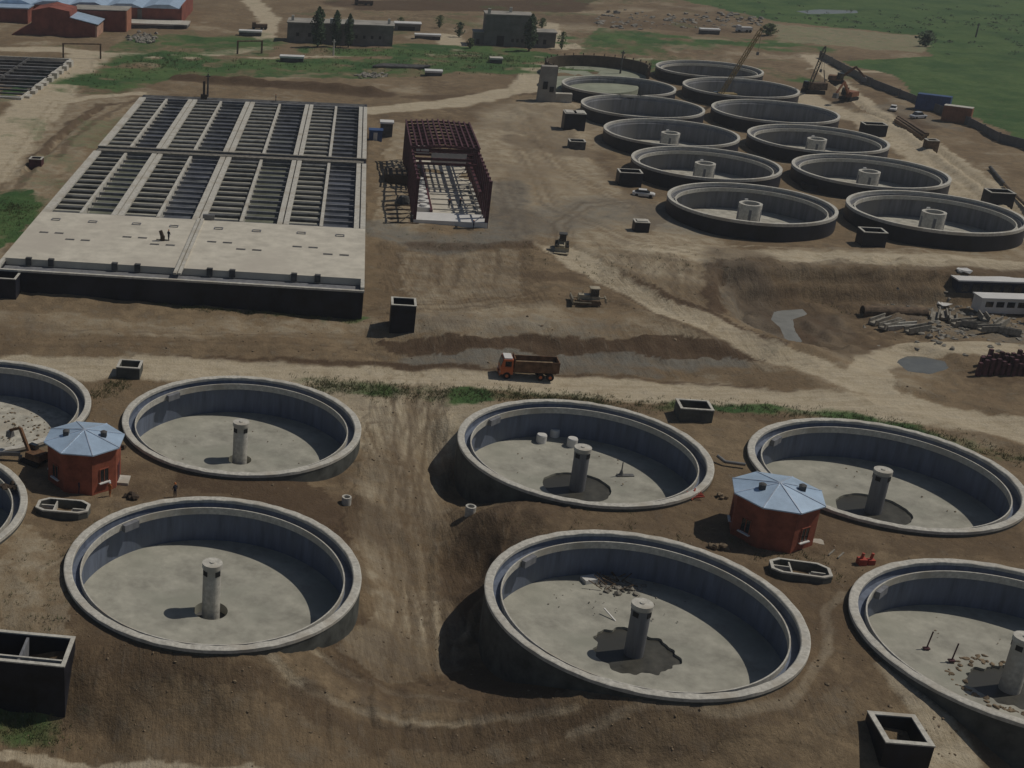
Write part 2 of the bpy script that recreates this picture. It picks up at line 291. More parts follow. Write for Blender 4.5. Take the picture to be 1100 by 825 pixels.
GREY = [(L_((560,240), (660,225), (720,235), z=2.6), 10, .55), (L_((400,245), (470,262), (545,250), (550,200), z=2.8), 5, .7), (L_((450,388), (600,388), (780,388), z=-.5), 3., .75), (L_((455,345), (640,348), z=2), 4, .35), (L_((790,315), (830,360), (880,350), z=-1.5), 6, .55), (L_((960,115), (1010,135), z=2.6), 6, .45), (L_((440,390), (560,393), (700,400), z=-.5), 2, .5), (L_((1000,340), (1090,360), z=-1.2), 9, .4), (L_((230,690), (520,730), (400,770), z=-6), 4, .15)]
MEADOW = L_((700,-8), (830,22), (990,38), (1000,62), (900,66), (915,72), (960,82), (985,104), (1030,120), (1110,160), z=2.3) + [(900, 420), (1500, 1500), (-100, 3500), (-400, 1200), at(380,-40,2)]
FIELD = L_((832,26), (988,38), (1000,44), (992,58), (900,50), (835,46), z=2.3)
HOLE = [bst(.5, .5)[:2], bst(BW-.5, .5)[:2], bst(BW-.5, BL-.5)[:2], bst(.5, BL-.5)[:2]]
ALLT = list(FRONT.values())+list(FAR.values())

def ground_z(x, y, noise=True):
    z = rbf_grid(x, y) if min(x.shape) > 50 else rbf(x, y)
    if noise:
        rd = np.full(x.shape, 1e9)
        for p, hw in ROADS: rd = np.minimum(rd, dline(x, y, p)-hw)
        k = .25+.75*ss(-1, 3, rd); far = 1-ss(450, 700, y)*.7
        for c_ in ALLT: k = k*ss(.5, 5, np.hypot(x-c_[0], y-c_[1])-15)
        z = z+(fbm(x, y, 14, 5, 3)*.75+fbm(x, y, 3., 3, 8)*.28)*k*far
        rd2 = dline(x, y, ROADS[1][0])
        z = z+.25*ss(3.2, 4.2, rd2)*(1-ss(4.5, 7, rd2))-.15*(1-ss(1, 3, rd2))
        # cut ditches and heaps
        z = z+1.1*(1-ss(0, 3.2, dline(x, y, HEAP1)))*(.9+.9*vnoise(x, y, 3, 5))
        z = z-.7*(1-ss(0, 1.3, dline(x, y, DIT1)))+.5*(1-ss(0, 1.4, dline(x+1.2, y+1.5, DIT1)))
        z = z-.8*(1-ss(.3, 1.6, dline(x, y, DIT2)))+.6*(1-ss(.2, 2, dline(x+2, y-1, DIT2)))
        z = z+.28*(1-ss(.1, .6, dline(x, y, LED1)))+.25*(1-ss(.1, .5, dline(x, y, LED2)))
        pit = ss(0, 1, fbm(x, y, 7, 4, 21))*(1-ss(6, 16, dline(x, y, PITL))); z = z+1.1*pit
        z = z+.5*np.maximum(0, fbm(x, y, 4, 3, 31))*(1-ss(3, 9, dline(x, y, VAL)))
    dp = dline(x, y, PITP+PITP[:1]); ins = inpoly(x, y, PITP); kk = np.where(ins, .45*ss(0, 1.3, dp)+.1*ss(1.3, 3, dp)+.45*ss(3, 4.4, dp), 0)
    z = z*(1-kk)+(-1.6+1.1*fbm(x, y, 5, 4, 90)*(1 if noise else 0))*kk
    for wp, wz in WATER:
        dw = dline(x, y, wp+wp[:1]); iw = inpoly(x, y, wp); z = np.where(iw, wz-.15*ss(0, 1, dw), z*ss(0, 2.5, dw)+(wz+.02)*(1-ss(0, 2.5, dw)))
    return z
PITP = [at(*q) for q in ((768,291,2.4),(850,288,2.5),(1000,293,2.5),(1130,299,2.5),(1150,372,-.8),(960,376,-.8),(905,385,-.2),(840,366,.6),(790,345,.8),(768,330,1.4))]
WATER = [([at(x, y, -1.5) for x, y in ((832, 334), (862, 332), (868, 338), (852, 343), (854, 355), (862, 367), (846, 371), (838, 352), (828, 343))], -1.5), ([at(x, y, -.9) for x, y in ((962, 388), (975, 382), (992, 383), (1015, 388), (1020, 396), (1000, 402), (975, 399))], -.9), ([at(x, y, 1.8) for x, y in ((855, 12), (880, 10), (920, 11), (922, 14), (890, 15), (868, 15))], 1.8)]
HEAP1 = L_((190,84), (300,92), (405,98), z=3); DIT1 = L_((30,185), (70,143), (110,114), (160,106), z=4); DIT2 = L_((880,75), (930,118), (985,145), (1110,238), z=2.6)
LED1 = L_((200,702), (262,716), (330,737), (460,752), (620,768), z=-3.5); LED2 = L_((330,728), (430,742), (500,752), z=-5.5); PITL = L_((790,310), (850,330), (920,350), (1000,340), z=-1.5); VAL = L_((430,520), (440,600), (450,680), z=-5)

# fan-shaped grid: dense near the site, coarse towards the horizon
ys = [20.]
while ys[-1] < 3600: ys.append(ys[-1]+ (max(.34, ys[-1]*.0034) if 84 < ys[-1] < 620 else (max(2, ys[-1]*.03) if ys[-1] < 84 else ys[-1]*.03)))
ys = np.array(ys)
us = np.concatenate([np.linspace(-1.6, -.36, 40)[:-1], np.linspace(-.36, .86, 470), np.linspace(.86, 2.2, 40)[1:]])
U, Y = np.meshgrid(us, ys); X = U*Y
Xo, Yo = X.copy(), Y.copy()
GZ = ground_z(X, Y)
for cx, cy in ALLT:
    d = np.hypot(X-cx, Y-cy); a = np.arctan2(Y-cy, X-cx)
    near = (d > 13.9) & (d < 15.15)
    X = np.where(near, cx+14.8*np.cos(a), X); Y = np.where(near, cy+14.8*np.sin(a), Y)
    GZ = np.where(d <= 13.9, -9. if cy < 200 else -2.5, GZ)
GZ = np.where(inpoly(Xo, Yo, HOLE), -3., GZ)
ny, nx = X.shape
wx = Xo+fbm(Xo, Yo, 5, 4, 40)*1.8+fbm(Xo, Yo, 1.2, 2, 50)*.5; wy = Yo+fbm(Xo, Yo, 5, 4, 44)*1.8+fbm(Xo, Yo, 1.2, 2, 54)*.5
def mask(lst, soft=.32):
    m = np.zeros(X.shape)
    for p, hw, s in lst: m = np.maximum(m, s*(1-ss(hw*(1-soft), hw*(1+soft*.6), dline(wx, wy, p))))
    return m
pale = mask([(p, h, 1.) for p, h in ROADS], .3)
road_core = np.zeros(X.shape, bool)
for p, h in ROADS: road_core |= dline(wx, wy, p) < h
pale = np.maximum(pale, mask(PALE)); dark = mask(DARK); grass = mask(GRASS, .5)*(.35+.9*ss(.3, .62, vnoise(wx, wy, 6, 61))); grey = mask(GREY, .5)
mead = inpoly(wx, wy, MEADOW); fld = inpoly(wx, wy, FIELD)
grass = np.maximum(grass, np.where(mead & ~fld, .9+.1*fbm(X, Y, 30, 3, 9), 0)); pale = np.where(fld, .55, np.where(mead, pale*.6, pale)); grass = np.where(fld, .55, grass)
# damp patches and bands of other soil, painted bank shade, coarse blotches
dark = np.clip(dark+.35*ss(.1, .5, fbm(X, Y, 22, 4, 70)), 0, 1); pale = np.clip(pale+.35*ss(.1, .5, fbm(X, Y, 18, 4, 75))*(Y > 150), 0, 1)
grass = np.clip(grass+.4*ss(.15, .5, fbm(X, Y, 16, 4, 80))*((Y > 400) | (X < -30)), 0, 1)
def poly(px, z, amt): 
    return np.where(inpoly(wx, wy, [at(x, y, z) for x, y in px]), amt, 0)
for px, z, a_ in (([(195,515),(300,511),(350,518),(368,540),(388,572),(374,592),(330,562),(250,536),(200,530)], -1.5, .75), ([(468,600),(500,556),(560,546),(640,563),(560,588),(525,606),(505,635),(478,665)], -3, .5),
   ([(60,700),(150,718),(280,728),(440,756),(620,772),(760,770),(740,785),(560,785),(400,772),(260,745),(150,732),(60,720)], -3, .4), ([(790,302),(900,300),(985,318),(1000,345),(940,378),(885,380),(800,345)], -1, .45), ([(400,364),(600,362),(740,364),(850,374),(850,381),(700,376),(600,374),(420,373)], .8, 1.),
   ([(760,292),(775,288),(778,335),(766,330)], 1.5, .8), ([(672,300),(730,321),(800,346),(885,376),(880,386),(800,358),(722,329),(668,306)], 2, .95), ([(120,140),(380,150),(390,105),(160,98)], 3, 0), ([(560,500),(1100,560),(1100,600),(560,580)], -.7, .3), ([(620,560),(780,545),(880,600),(905,650),(880,760),(700,790),(560,780),(640,755)], -.7, .25),  # the long wedge is shade of the ramp bank, painted into the soil
   ([(380,0),(640,0),(620,14),(380,12)], 2, .9), ([(700,10),(860,90),(820,60),(690,20)], 2, .3), ([(455,80),(540,110),(690,118),(600,150),(540,140),(450,110)], 2.8, .35), ([(560,140),(610,140),(680,200),(720,230),(700,255),(640,170)], 2.6, .4)):
    dark = np.maximum(dark, poly(px, z, a_))
for px, z, a_ in (([(395,438),(485,440),(470,500),(462,560),(480,600),(478,640),(452,722),(400,722),(362,706),(412,640),(420,600),(405,520)], -4, .4), ([(440,640),(472,640),(480,722),(445,720)], -6.5, .65), ([(368,706),(398,688),(420,692),(412,730)], -5.5, .6), ([(0,560),(60,580),(70,690),(0,660)], -1, .35),
   ([(-100,330),(0,130),(90,98),(150,104),(100,150),(0,276)], 4, .34), ([(-60,345),(390,345),(440,360),(440,370),(200,364),(-60,362)], .5, .16), ([(-60,366),(440,376),(440,388),(-60,383)], .3, .05), ([(430,272),(560,270),(560,318),(440,320)], 2.2, .35), ([(540,110),(640,170),(700,262),(1110,268),(1110,290),(700,290),(560,260),(545,180)], 2.6, .3), ([(430,335),(640,338),(740,350),(740,358),(440,352)], 2, .18),
   ([(950,745),(975,745),(1045,830),(1010,830)], -4, .8), ([(100,745),(620,782),(900,790),(900,830),(100,830)], -6, .12), ([(420,135),(440,135),(455,250),(400,250)], 2.7, .4), ([(1000,180),(1110,235),(1110,290),(1060,240)], 2.6, .4), ([(690,262),(765,285),(760,340),(690,305)], 2.6, .2)):
    pale = np.maximum(pale, poly(px, z, a_))
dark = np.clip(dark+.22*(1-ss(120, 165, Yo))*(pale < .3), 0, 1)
for px, z, a_ in (([(100,95),(190,66),(330,62),(560,64),(560,74),(380,86),(300,84),(190,82),(150,98)], 2.7, .75), ([(140,40),(300,40),(290,60),(110,58)], 2.5, .6), ([(420,46),(560,52),(620,64),(420,64)], 2.5, .95), ([(640,30),(690,34),(720,60),(620,58)], 2.5, .7), ([(0,205),(26,205),(50,215),(20,250),(-10,280)], 4, .9)):
    grass = np.maximum(grass, poly(px, z, a_)*(.55+.45*ss(.3, .5, vnoise(wx, wy, 5, 66))))
tx, ty = Xo+fbm(Xo, Yo, 3, 2, 140)*.25, Yo+fbm(Xo, Yo, 3, 2, 144)*.25
for pts_, z, hw_, a_, kd in (((((200,702),(262,716),(330,737),(460,752),(620,768))), -3, .4, .6, 'p'), (((330,728),(430,742),(500,752)), -5, .35, .55, 'p'), (((620,765),(700,757),(780,766),(850,755),(890,700),(885,660),(905,640)), -1, .5, .6, 'p'), (((20,690),(60,650),(55,600)), -1, .5, .3, 'p'),
    (((100,742),(240,752),(420,785),(640,790)), -5, .35, .3, 'd'), (((720,255),(900,268),(1110,275)), 2.6, .4, .5, 'p'), (((880,395),(960,430),(1100,462)), 0, .3, .25, 'd'), (((640,294),(720,332),(800,362),(860,384)), 1.8, .25, .35, 'd')):
    m_ = dline(tx, ty, [at(x, y, z) for x, y in pts_]); m_ = a_*(1-ss(hw_*.5, hw_*1.5, m_))
    if kd == 'p': pale = np.maximum(pale, m_)
    else: dark = np.maximum(dark, m_)
TRK = [(((455,432),(442,520),(452,600),(458,715)), -4, .5), (((425,440),(438,560),(466,640),(478,715)), -5, .5), (((480,440),(432,485),(424,560),(440,640),(430,710)), -4, .4), (((400,470),(452,540),(462,610)), -3, .4),
 (((-20,397),(200,402),(400,406),(700,418),(950,440),(1110,462)), -.4, .22), (((-20,402),(300,407),(560,413),(800,430),(1100,470)), -.4, .18), (((600,275),(700,325),(830,375),(960,425),(1110,470)), .8, .0), (((560,160),(590,220),(680,262),(760,272)), 2.6, .35), (((540,195),(560,255),(620,285),(660,310)), 2.5, .4),
 (((470,110),(560,120),(600,180),(700,235)), 2.7, .35), (((400,330),(520,325),(600,315),(640,320)), 2.2, .4), (((603,262),(600,240),(630,220),(690,215)), 2.6, .4), (((1110,262),(1040,205),(960,150),(890,115)), 2.6, .45), (((60,110),(20,170),(-40,250)), 3.6, .5), (((75,100),(100,75),(105,60)), 3.3, .5), (((640,318),(700,330),(760,345)), 2, .35), (((90,545),(150,560),(60,620)), -1, .3), (((640,565),(760,575),(880,585),(905,640),(890,720)), -.8, .35), (((960,376),(1000,372),(1110,374)), -.6, .4), (((0,365),(200,372),(430,376)), .4, .35), (((0,355),(160,362),(380,366)), .5, .3)]
trk = np.zeros(X.shape)
for pts_, z, a_ in TRK:
    d_ = dline(tx, ty, [at(x, y, z) for x, y in pts_]); lw = .2+.0012*Yo
    trk = np.maximum(trk, a_*(1-ss(lw*.5, lw*1.3, np.abs(d_-1.0)))); trk = np.maximum(trk, a_*.6*(1-ss(lw*.5, lw*1.3, np.abs(d_-2.1))))
rngx = np.random.RandomState(4)
for x0_ in list(range(110, 930, 17)):
    y0_ = 752+rngx.randint(0, 22); m_ = dline(tx, ty, [at(x0_, y0_, -5), at(x0_+rngx.randint(-3, 6), y0_+rngx.randint(25, 60), -7)]); trk = np.maximum(trk, rngx.uniform(.1, .4)*(1-ss(.1, .55, m_)))
for k_ in range(26):
    x0_ = 425+k_*6.; m_ = dline(tx, ty, [at(x0_+rngx.randint(-2, 3), 268+rngx.randint(0, 10), 2.4), at(x0_-6+rngx.randint(-4, 5), 300+rngx.randint(0, 14), 2.2)]); trk = np.maximum(trk, rngx.uniform(.1, .5)*(1-ss(.15, .6, m_)))
for k_ in range(22):
    x0_ = 660+k_*5.; m_ = dline(tx, ty, [at(x0_, 270+k_*.8, 2.6), at(x0_+6, 300+k_*2.2, 2.6)]); trk = np.maximum(trk, rngx.uniform(.1, .45)*(1-ss(.15, .6, m_)))
dark = np.maximum(dark, trk*(dark < .9)); pale = pale*(1-trk*.8)
inside = np.zeros(X.shape, bool)
for cx, cy in ALLT: inside |= np.hypot(X-cx, Y-cy) < 15.6
inside |= inpoly(Xo, Yo, HOLE)
for wp, wz in WATER: inside |= inpoly(Xo, Yo, wp) | (dline(Xo, Yo, wp+wp[:1]) < 1.5)
mess = np.zeros(X.shape)
for px, z, a_ in (([(400,362),(600,360),(840,370),(850,382),(600,376),(400,374)], .8, .8), ([(672,300),(800,346),(885,376),(880,386),(722,329)], 2, .8), ([(468,560),(500,540),(560,548),(640,565),(520,660),(478,690)], -4, .7), ([(785,300),(1000,300),(1010,340),(940,385),(880,385),(800,350)], -1, 1.), ([(555,75),(620,140),(650,170),(600,175),(540,140)], 2.7, 1.), ([(880,90),(1000,140),(1090,240),(1040,210),(900,125)], 2.6, .7), ([(400,730),(620,755),(640,775),(520,790),(400,770)], -5, .6), ([(1000,385),(1110,385),(1110,440),(1010,420)], -.8, .7), ([(390,130),(440,130),(440,250),(392,250)], 2.7, .6), ([(350,500),(400,500),(440,560),(400,620)], -3, .5), ([(30,185),(110,108),(160,104),(60,190)], 4, .5), ([(560,30),(840,50),(800,70),(600,60)], 2.3, 1.2)):
    mess = np.maximum(mess, poly(px, z, a_))
rr_ = fbm(X, Y, 2.4, 3, 150)
GZ = np.where(inside, GZ, GZ+mess*(.9*np.maximum(0, rr_)+.25*np.abs(fbm(X, Y, 5, 3, 160)))-.2*trk-.25*np.where(dark > .85, 0, 0))
strk = np.full(X.shape, .06)
for px, z, a_ in (([(395,438),(485,440),(480,722),(350,722)], -4, .9), ([(0,735),(620,778),(900,780),(1110,830),(0,835)], -6, .55), ([(410,262),(570,262),(600,330),(420,335)], 2.2, .8), ([(640,262),(765,285),(765,345),(640,300)], 2.4, .8), ([(770,288),(1110,292),(1110,322),(770,325)], 1., .8), ([(400,355),(850,362),(850,400),(400,400)], 0, .6), ([(470,540),(560,545),(520,660),(470,680)], -4, .8)):
    strk = np.maximum(strk, poly(px, z, a_))
rmk = mask([(p, h, 1.) for p, h in ROADS], .3); dark = dark*(1-.85*rmk)
dark = np.where(fld, 0, np.where(mead, .25*ss(-.1, .5, fbm(X, Y, 60, 4, 95)), dark)); pale = np.where(fld, .5, pale); grass = np.where(fld, .42, grass)
colr = np.stack([pale, dark, grass, grey], -1).astype(np.float32)
colr = colr*(1-ss(.0, .0001, np.where(pale > .5, 0, 0)))[..., None]
idx = np.arange(nx*ny).reshape(ny, nx)
faces = np.stack([idx[:-1, :-1], idx[:-1, 1:], idx[1:, 1:], idx[1:, :-1]], -1)
fc = lambda a: (a[:-1, :-1]*1.+a[:-1, 1:]+a[1:, 1:]+a[1:, :-1])/4
cls = np.zeros((ny-1, nx-1), int); cls[fc(road_core) > .5] = 1; cls[(fc(mead & ~fld) > .5)] = 2; cls[fc(fld) > .5] = 3

def ground_mat():
    m = bpy.data.materials.new('site_soil'); m.use_nodes = True; n = m.node_tree.nodes; l = m.node_tree.links; b = n['Principled BSDF']; b.inputs['Roughness'].default_value = .95; b.inputs['Specular IOR Level'].default_value = .15
    at_ = n.new('ShaderNodeAttribute'); at_.attribute_name = 'soil'; sp = n.new('ShaderNodeSeparateColor'); l.new(at_.outputs['Color'], sp.inputs[0])
    g = n.new('ShaderNodeNewGeometry')
    def nz(sc, det=8, rough=.65, mp=None):
        q = n.new('ShaderNodeTexNoise'); q.inputs['Scale'].default_value = sc; q.inputs['Detail'].default_value = det; q.inputs['Roughness'].default_value = rough
        if mp:
            mm = n.new('ShaderNodeMapping'); mm.inputs['Scale'].default_value = mp; mm.inputs['Rotation'].default_value = (0, 0, R(8)); l.new(g.outputs['Position'], mm.inputs[0]); l.new(mm.outputs[0], q.inputs['Vector'])
        else: l.new(g.outputs['Position'], q.inputs['Vector'])
        return q.outputs[0]
    def rng(v, a, b_, c=0., d=1.):
        q = n.new('ShaderNodeMapRange'); q.inputs[1].default_value = a; q.inputs[2].default_value = b_; q.inputs[3].default_value = c; q.inputs[4].default_value = d; l.new(v, q.inputs[0]); return q.outputs[0]
    def mix(f, a, c, bt='MIX'):
        q = n.new('ShaderNodeMix'); q.data_type = 'RGBA'; q.blend_type = bt
        if isinstance(f, float): q.inputs[0].default_value = f
        else: l.new(f, q.inputs[0])
        for k, v in ((6, a), (7, c)):
            if isinstance(v, tuple): q.inputs[k].default_value = (*v, 1)
            else: l.new(v, q.inputs[k])
        return q.outputs[2]
    big, mid, fine = nz(.05), nz(.45), nz(3.5, 6, .7)
    streak = nz(1., 7, .7, (1.6, .16, .6)); streak2 = nz(1., 6, .7, (.12, 1.1, .6))
    c = mix(rng(big, .4, .6), (.24, .175, .108), (.315, .24, .152))
    c = mix(rng(mid, .42, .68), c, (.188, .142, .09))
    pal = mix(rng(mid, .35, .65), (.53, .455, .325), (.65, .57, .43)); pal = mix(rng(streak2, .45, .62, 0., .5), pal, (.44, .36, .25))
    st = n.new('ShaderNodeAttribute'); st.attribute_name = 'streak'
    def mul(a, b_):
        q = n.new('ShaderNodeMath'); q.operation = 'MULTIPLY'; l.new(a, q.inputs[0]); l.new(b_, q.inputs[1]); return q.outputs[0]
    def edge(ch, a=.3): # ragged mask edge
        q = n.new('ShaderNodeMath'); q.operation = 'ADD'; l.new(ch, q.inputs[0]); l.new(rng(mid, .3, .7, -.25, .25), q.inputs[1]); return q.outputs[0]
    c = mix(rng(edge(sp.outputs[0]), .1, .8), c, pal)
    c = mix(rng(edge(at_.outputs['Alpha']), .1, .9), c, (.235, .225, .195))
    c = mix(rng(edge(sp.outputs[1]), .1, .95), c, mix(rng(mid, .4, .6), (.098, .064, .04), (.138, .096, .062)))
    gr = mix(rng(mid, .35, .65), (.07, .145, .045), (.125, .19, .07)); gr = mix(rng(big, .45, .6), gr, (.055, .12, .04))
    c = mix(rng(edge(sp.outputs[2]), .2, .8), c, gr)
    c = mix(rng(fine, .3, .7, .0, .55), c, (.62, .6, .56), 'MULTIPLY')
    c = mix(mul(rng(streak, .42, .62, .0, .75), st.outputs['Fac']), c, (.60, .57, .54), 'MULTIPLY')
    c = mix(mul(rng(streak, .56, .7, .0, .4), st.outputs['Fac']), c, (.36, .31, .24))
    c = mix(rng(nz(11., 4, .7), .35, .7, .0, .45), c, (.62, .60, .57), 'MULTIPLY')
    c = mix(rng(nz(5.5, 3, .8), .66, .74, .0, .6), c, (.42, .36, .28))
    l.new(c, b.inputs['Base Color'])
    bp = n.new('ShaderNodeBump'); bp.inputs['Strength'].default_value = 1.; bp.inputs['Distance'].default_value = .35; ad = n.new('ShaderNodeMath'); ad.operation = 'ADD'; l.new(mid, ad.inputs[0]); l.new(mul(streak, st.outputs['Fac']), ad.inputs[1]); ad2 = n.new('ShaderNodeMath'); ad2.operation = 'MULTIPLY_ADD'; l.new(fine, ad2.inputs[0]); ad2.inputs[1].default_value = .35; l.new(ad.outputs[0], ad2.inputs[2])
    l.new(ad2.outputs[0], bp.inputs['Height']); l.new(bp.outputs[0], b.inputs['Normal'])
    return m
M_['soil'] = ground_mat()
def sheet(name, k):
    f = faces[cls == k].reshape(-1, 4); used, inv = np.unique(f, return_inverse=True); f2 = inv.reshape(-1, 4)
    me = bpy.data.meshes.new(name); me.vertices.add(len(used)); co = np.stack([X.ravel()[used], Y.ravel()[used], GZ.ravel()[used]], -1)
    me.vertices.foreach_set('co', co.ravel()); me.loops.add(f2.size); me.loops.foreach_set('vertex_index', f2.ravel().astype(np.int32)); me.polygons.add(len(f2))
    me.polygons.foreach_set('loop_start', np.arange(0, f2.size, 4, dtype=np.int32)); me.polygons.foreach_set('use_smooth', np.ones(len(f2), bool)); me.update(calc_edges=True); me.validate()
    a = me.attributes.new('soil', 'FLOAT_COLOR', 'POINT'); a.data.foreach_set('color', colr.reshape(-1, 4)[used].ravel())
    a = me.attributes.new('streak', 'FLOAT', 'POINT'); a.data.foreach_set('value', strk.ravel()[used].astype(np.float32))
    me.materials.append(M_['soil']); o = bpy.data.objects.new(name, me); COL.objects.link(o); o['kind'] = 'structure'; return o
sheet('ground', 0); sheet('dirt_road', 1); sheet('meadow', 2); sheet('field', 3)

def gz(x, y): return float(ground_z(np.array([[x]]), np.array([[y]]))[0, 0])
def gp(px, py, dz=0.):
    z = 0.
    for _ in range(12): x, y = at(px, py, z); z = z*.4+.6*gz(x, y)
    x, y = at(px, py, z); return Vector((x, y, gz(x, y)+dz))

# ------------------------------------------------------------ round tanks
def front_tank(key, label, labels=None, sump=1.7, wet=False, floor='floor', colh=.4):
    colh -= .25
    cx, cy = FRONT[key]
    t = thing('round_tank', label, 'tank', (cx, cy, 0), 0, 'large round concrete settling tanks in the foreground')
    bm = B(); lathe(bm, [(14.35, -9), (15, -9), (15, -.35), (14.35, -.35)], 160, True); obj('outer_wall', bm, 'outer', t)
    bm = B(); lathe(bm, [(14.22, -.34), (15.06, -.34), (15.06, 0), (14.95, .04), (14.3, .04), (14.22, -.02)], 160, True)
    for v in bm.verts: v.co.z += .05*math.sin(v.co.x*2.3+cx)*math.sin(v.co.y*1.7) if v.co.z > -.2 else 0
    obj('rim', bm, 'rim', t)
    bm = B(); lathe(bm, [(14.34, -.345), (14.30, -1.15), (13.45, -1.15), (13.45, -1.3), (13.95, -1.6), (13.95, -5.3), (14.34, -5.3)], 160, True); obj('inner_wall', bm, 'coat', t)
    bm = B(); lathe(bm, [(13.3, -1.3), (13.44, -1.3), (13.44, -.5), (13.3, -.5)], 160, True); obj('channel_lip', bm, 'rim', t)
    bm = B(); lathe(bm, [(13.94, -4.95), (sump, -5.35), (sump, -7.2), (13.94, -7.2)], 128, True)
    if wet:
        for v in bm.verts:
            r0 = math.hypot(v.co.x, v.co.y)
            if abs(r0-sump) < .05: a = math.atan2(v.co.y, v.co.x); k = 1+(.07 if key in 'EF' else .015)*(math.sin(a*3+cx)+.7*math.sin(a*7+cy)+.5*math.sin(a*13)+.3*math.sin(a*23)); v.co.x *= k; v.co.y *= k
    fo = obj('floor', bm, floor, t)
    so_ = sump; sump = sump+(.9 if wet else 0)
    bm = B(); lathe(bm, [(sump-.005, -5.62 if wet else -6.4), (.9, -5.62 if wet else -6.4), (.9, -7), (sump-.005, -7)], 64, True); sump = so_; obj('sump', bm, 'wet' if wet else 'darkconc', t)
    bm = B(); tube(bm, (0, 0, -6.9), (0, 0, colh-.5), .93, n=32); c = obj('column', bm, 'greywall' if key in 'BCE' else 'rim', t, False)
    bm = B(); tube(bm, (0, 0, colh-.499), (0, 0, colh), 1.04, n=32); tube(bm, (0, 0, colh+.001), (0, 0, colh+.1), .25, n=12); obj('cap', bm, 'rim', c)
    for k in range(4):
        bm = B(); a = k*math.pi/2-.9; q = Matrix.Rotation(a, 4, 'Z'); box(bm, .7, .945, -.3, .3, colh-1.25, colh-.7, q); obj('port', bm, 'black', c)
    # launder outlet box and ladder on the wall
    bm = B(); box(bm, 12.7, 13.19, -1, 1, -1.35, -.55, Matrix.Rotation(2.3, 4, 'Z')); obj('outlet_box', bm, 'greywall', t)
    for v in t.children:
        for p in v.data.polygons: p.use_smooth = False
    return t
front_tank('A', 'round tank right of the left red hut, dry pale floor and thin column', colh=.2, sump=1.5)
front_tank('B', 'near round tank with three white barrels on its floor', sump=4.1, wet=True, colh=.4)
front_tank('C', 'round tank behind the right red hut, grey column in a dark puddle', sump=4.2, wet=True, colh=.3)
front_tank('D', 'nearest left round tank, clean floor, dark hole around its column', colh=.6, sump=1.75)
front_tank('E', 'middle foreground round tank with a debris heap behind its column', sump=4., wet=True, colh=.5)
front_tank('F', 'round tank cut by the right edge, thin rods and rubble on floor', sump=3.6, wet=True, colh=.6)
front_tank('G', 'round tank cut by the left edge, dusty white littered floor, behind the left red hut', floor='floor2', sump=1.6)
front_tank('H', 'round tank showing only its curved rim at the left edge below the hut', sump=1.6)

def far_tank(key, label, floor_z=.4, block=True, level=FZ):
    cx, cy = FAR[key]
    t = thing('round_tank', label, 'tank', (cx, cy, 0), 0, 'dark walled round tanks on the far plateau'); z = level
    bm = B(); lathe(bm, [(14.5, -3), (15, -3), (15, z-.55), (14.5, z-.55)], 128, True); obj('outer_wall', bm, 'bitumen', t)
    bm = B(); lathe(bm, [(14.45, z-.545), (15.05, z-.545), (15.05, z), (14.45, z)], 128, True); obj('rim', bm, 'rim', t)
    bm = B(); lathe(bm, [(14.49, z-.55), (14.49, -1), (13.9, -1), (13.9, z-1.1), (14.08, z-.8), (14.08, z-.55)], 128, True); obj('inner_wall', bm, 'greywall', t)
    if key in '12346': bm = B(); lathe(bm, [(13.3, z-1.4), (13.88, z-1.4), (13.88, z-1.25), (13.5, z-1.25), (13.5, z-.7), (13.3, z-.7)], 128, True); obj('channel_lip', bm, 'rim', t)
    bm = B(); lathe(bm, [(13.89, floor_z), (2.4, floor_z-.2), (2.4, floor_z-2), (13.89, floor_z-2)], 96, True); obj('floor', bm, 'floor2', t)
    bm = B(); tube(bm, (0, 0, floor_z-2), (0, 0, floor_z-.25), 2.38, n=48); obj('floor_centre', bm, 'floor2', t)
    if block:
        bm = B(); lathe(bm, [(1.55, floor_z-.24), (2.1, floor_z-.24), (2.1, z-.25), (1.55, z-.25)], 32, True); c = obj('centre_well', bm, 'rim', t)
        for k in range(5): bm = B(); box(bm, 2.0, 2.13, -.25, .25, floor_z+1.5, z-1.1, Matrix.Rotation(k*1.256-1.9, 4, 'Z')); obj('port', bm, 'greywall', c)
        bm = B(); box(bm, -.3, .3, 2.11, 2.4, z-1., z); obj('hoist_box', bm, 'white', c)
    return t
far_tank('1', 'far tank nearest the white parked car, pale centre well')
far_tank('2', 'far plateau tank at the right edge with a black box chamber at its near wall')
far_tank('3', 'far plateau tank with a black cube chamber beside its left wall')
far_tank('4', 'far tank second from front in the right row, beside the low round chamber')
far_tank('5', 'far plateau tank, third of the left row from the front, white centre well')
far_tank('6', 'far plateau tank, third of the right row from the front, beside the excavators', floor_z=.6)
far_tank('7', 'far plateau tank without centre well beside the tall black double chamber', block=False)
far_tank('8', 'far tank at whose near wall the yellow crane boom rises', block=False)
far_tank('9', 'far tank just in front of the brown half built ring', block=False)
far_tank('10', 'far plateau tank crossed by the crane boom, second from the back on the right row', block=False)
far_tank('12', 'rearmost finished far tank with a light sandy rim', block=False)
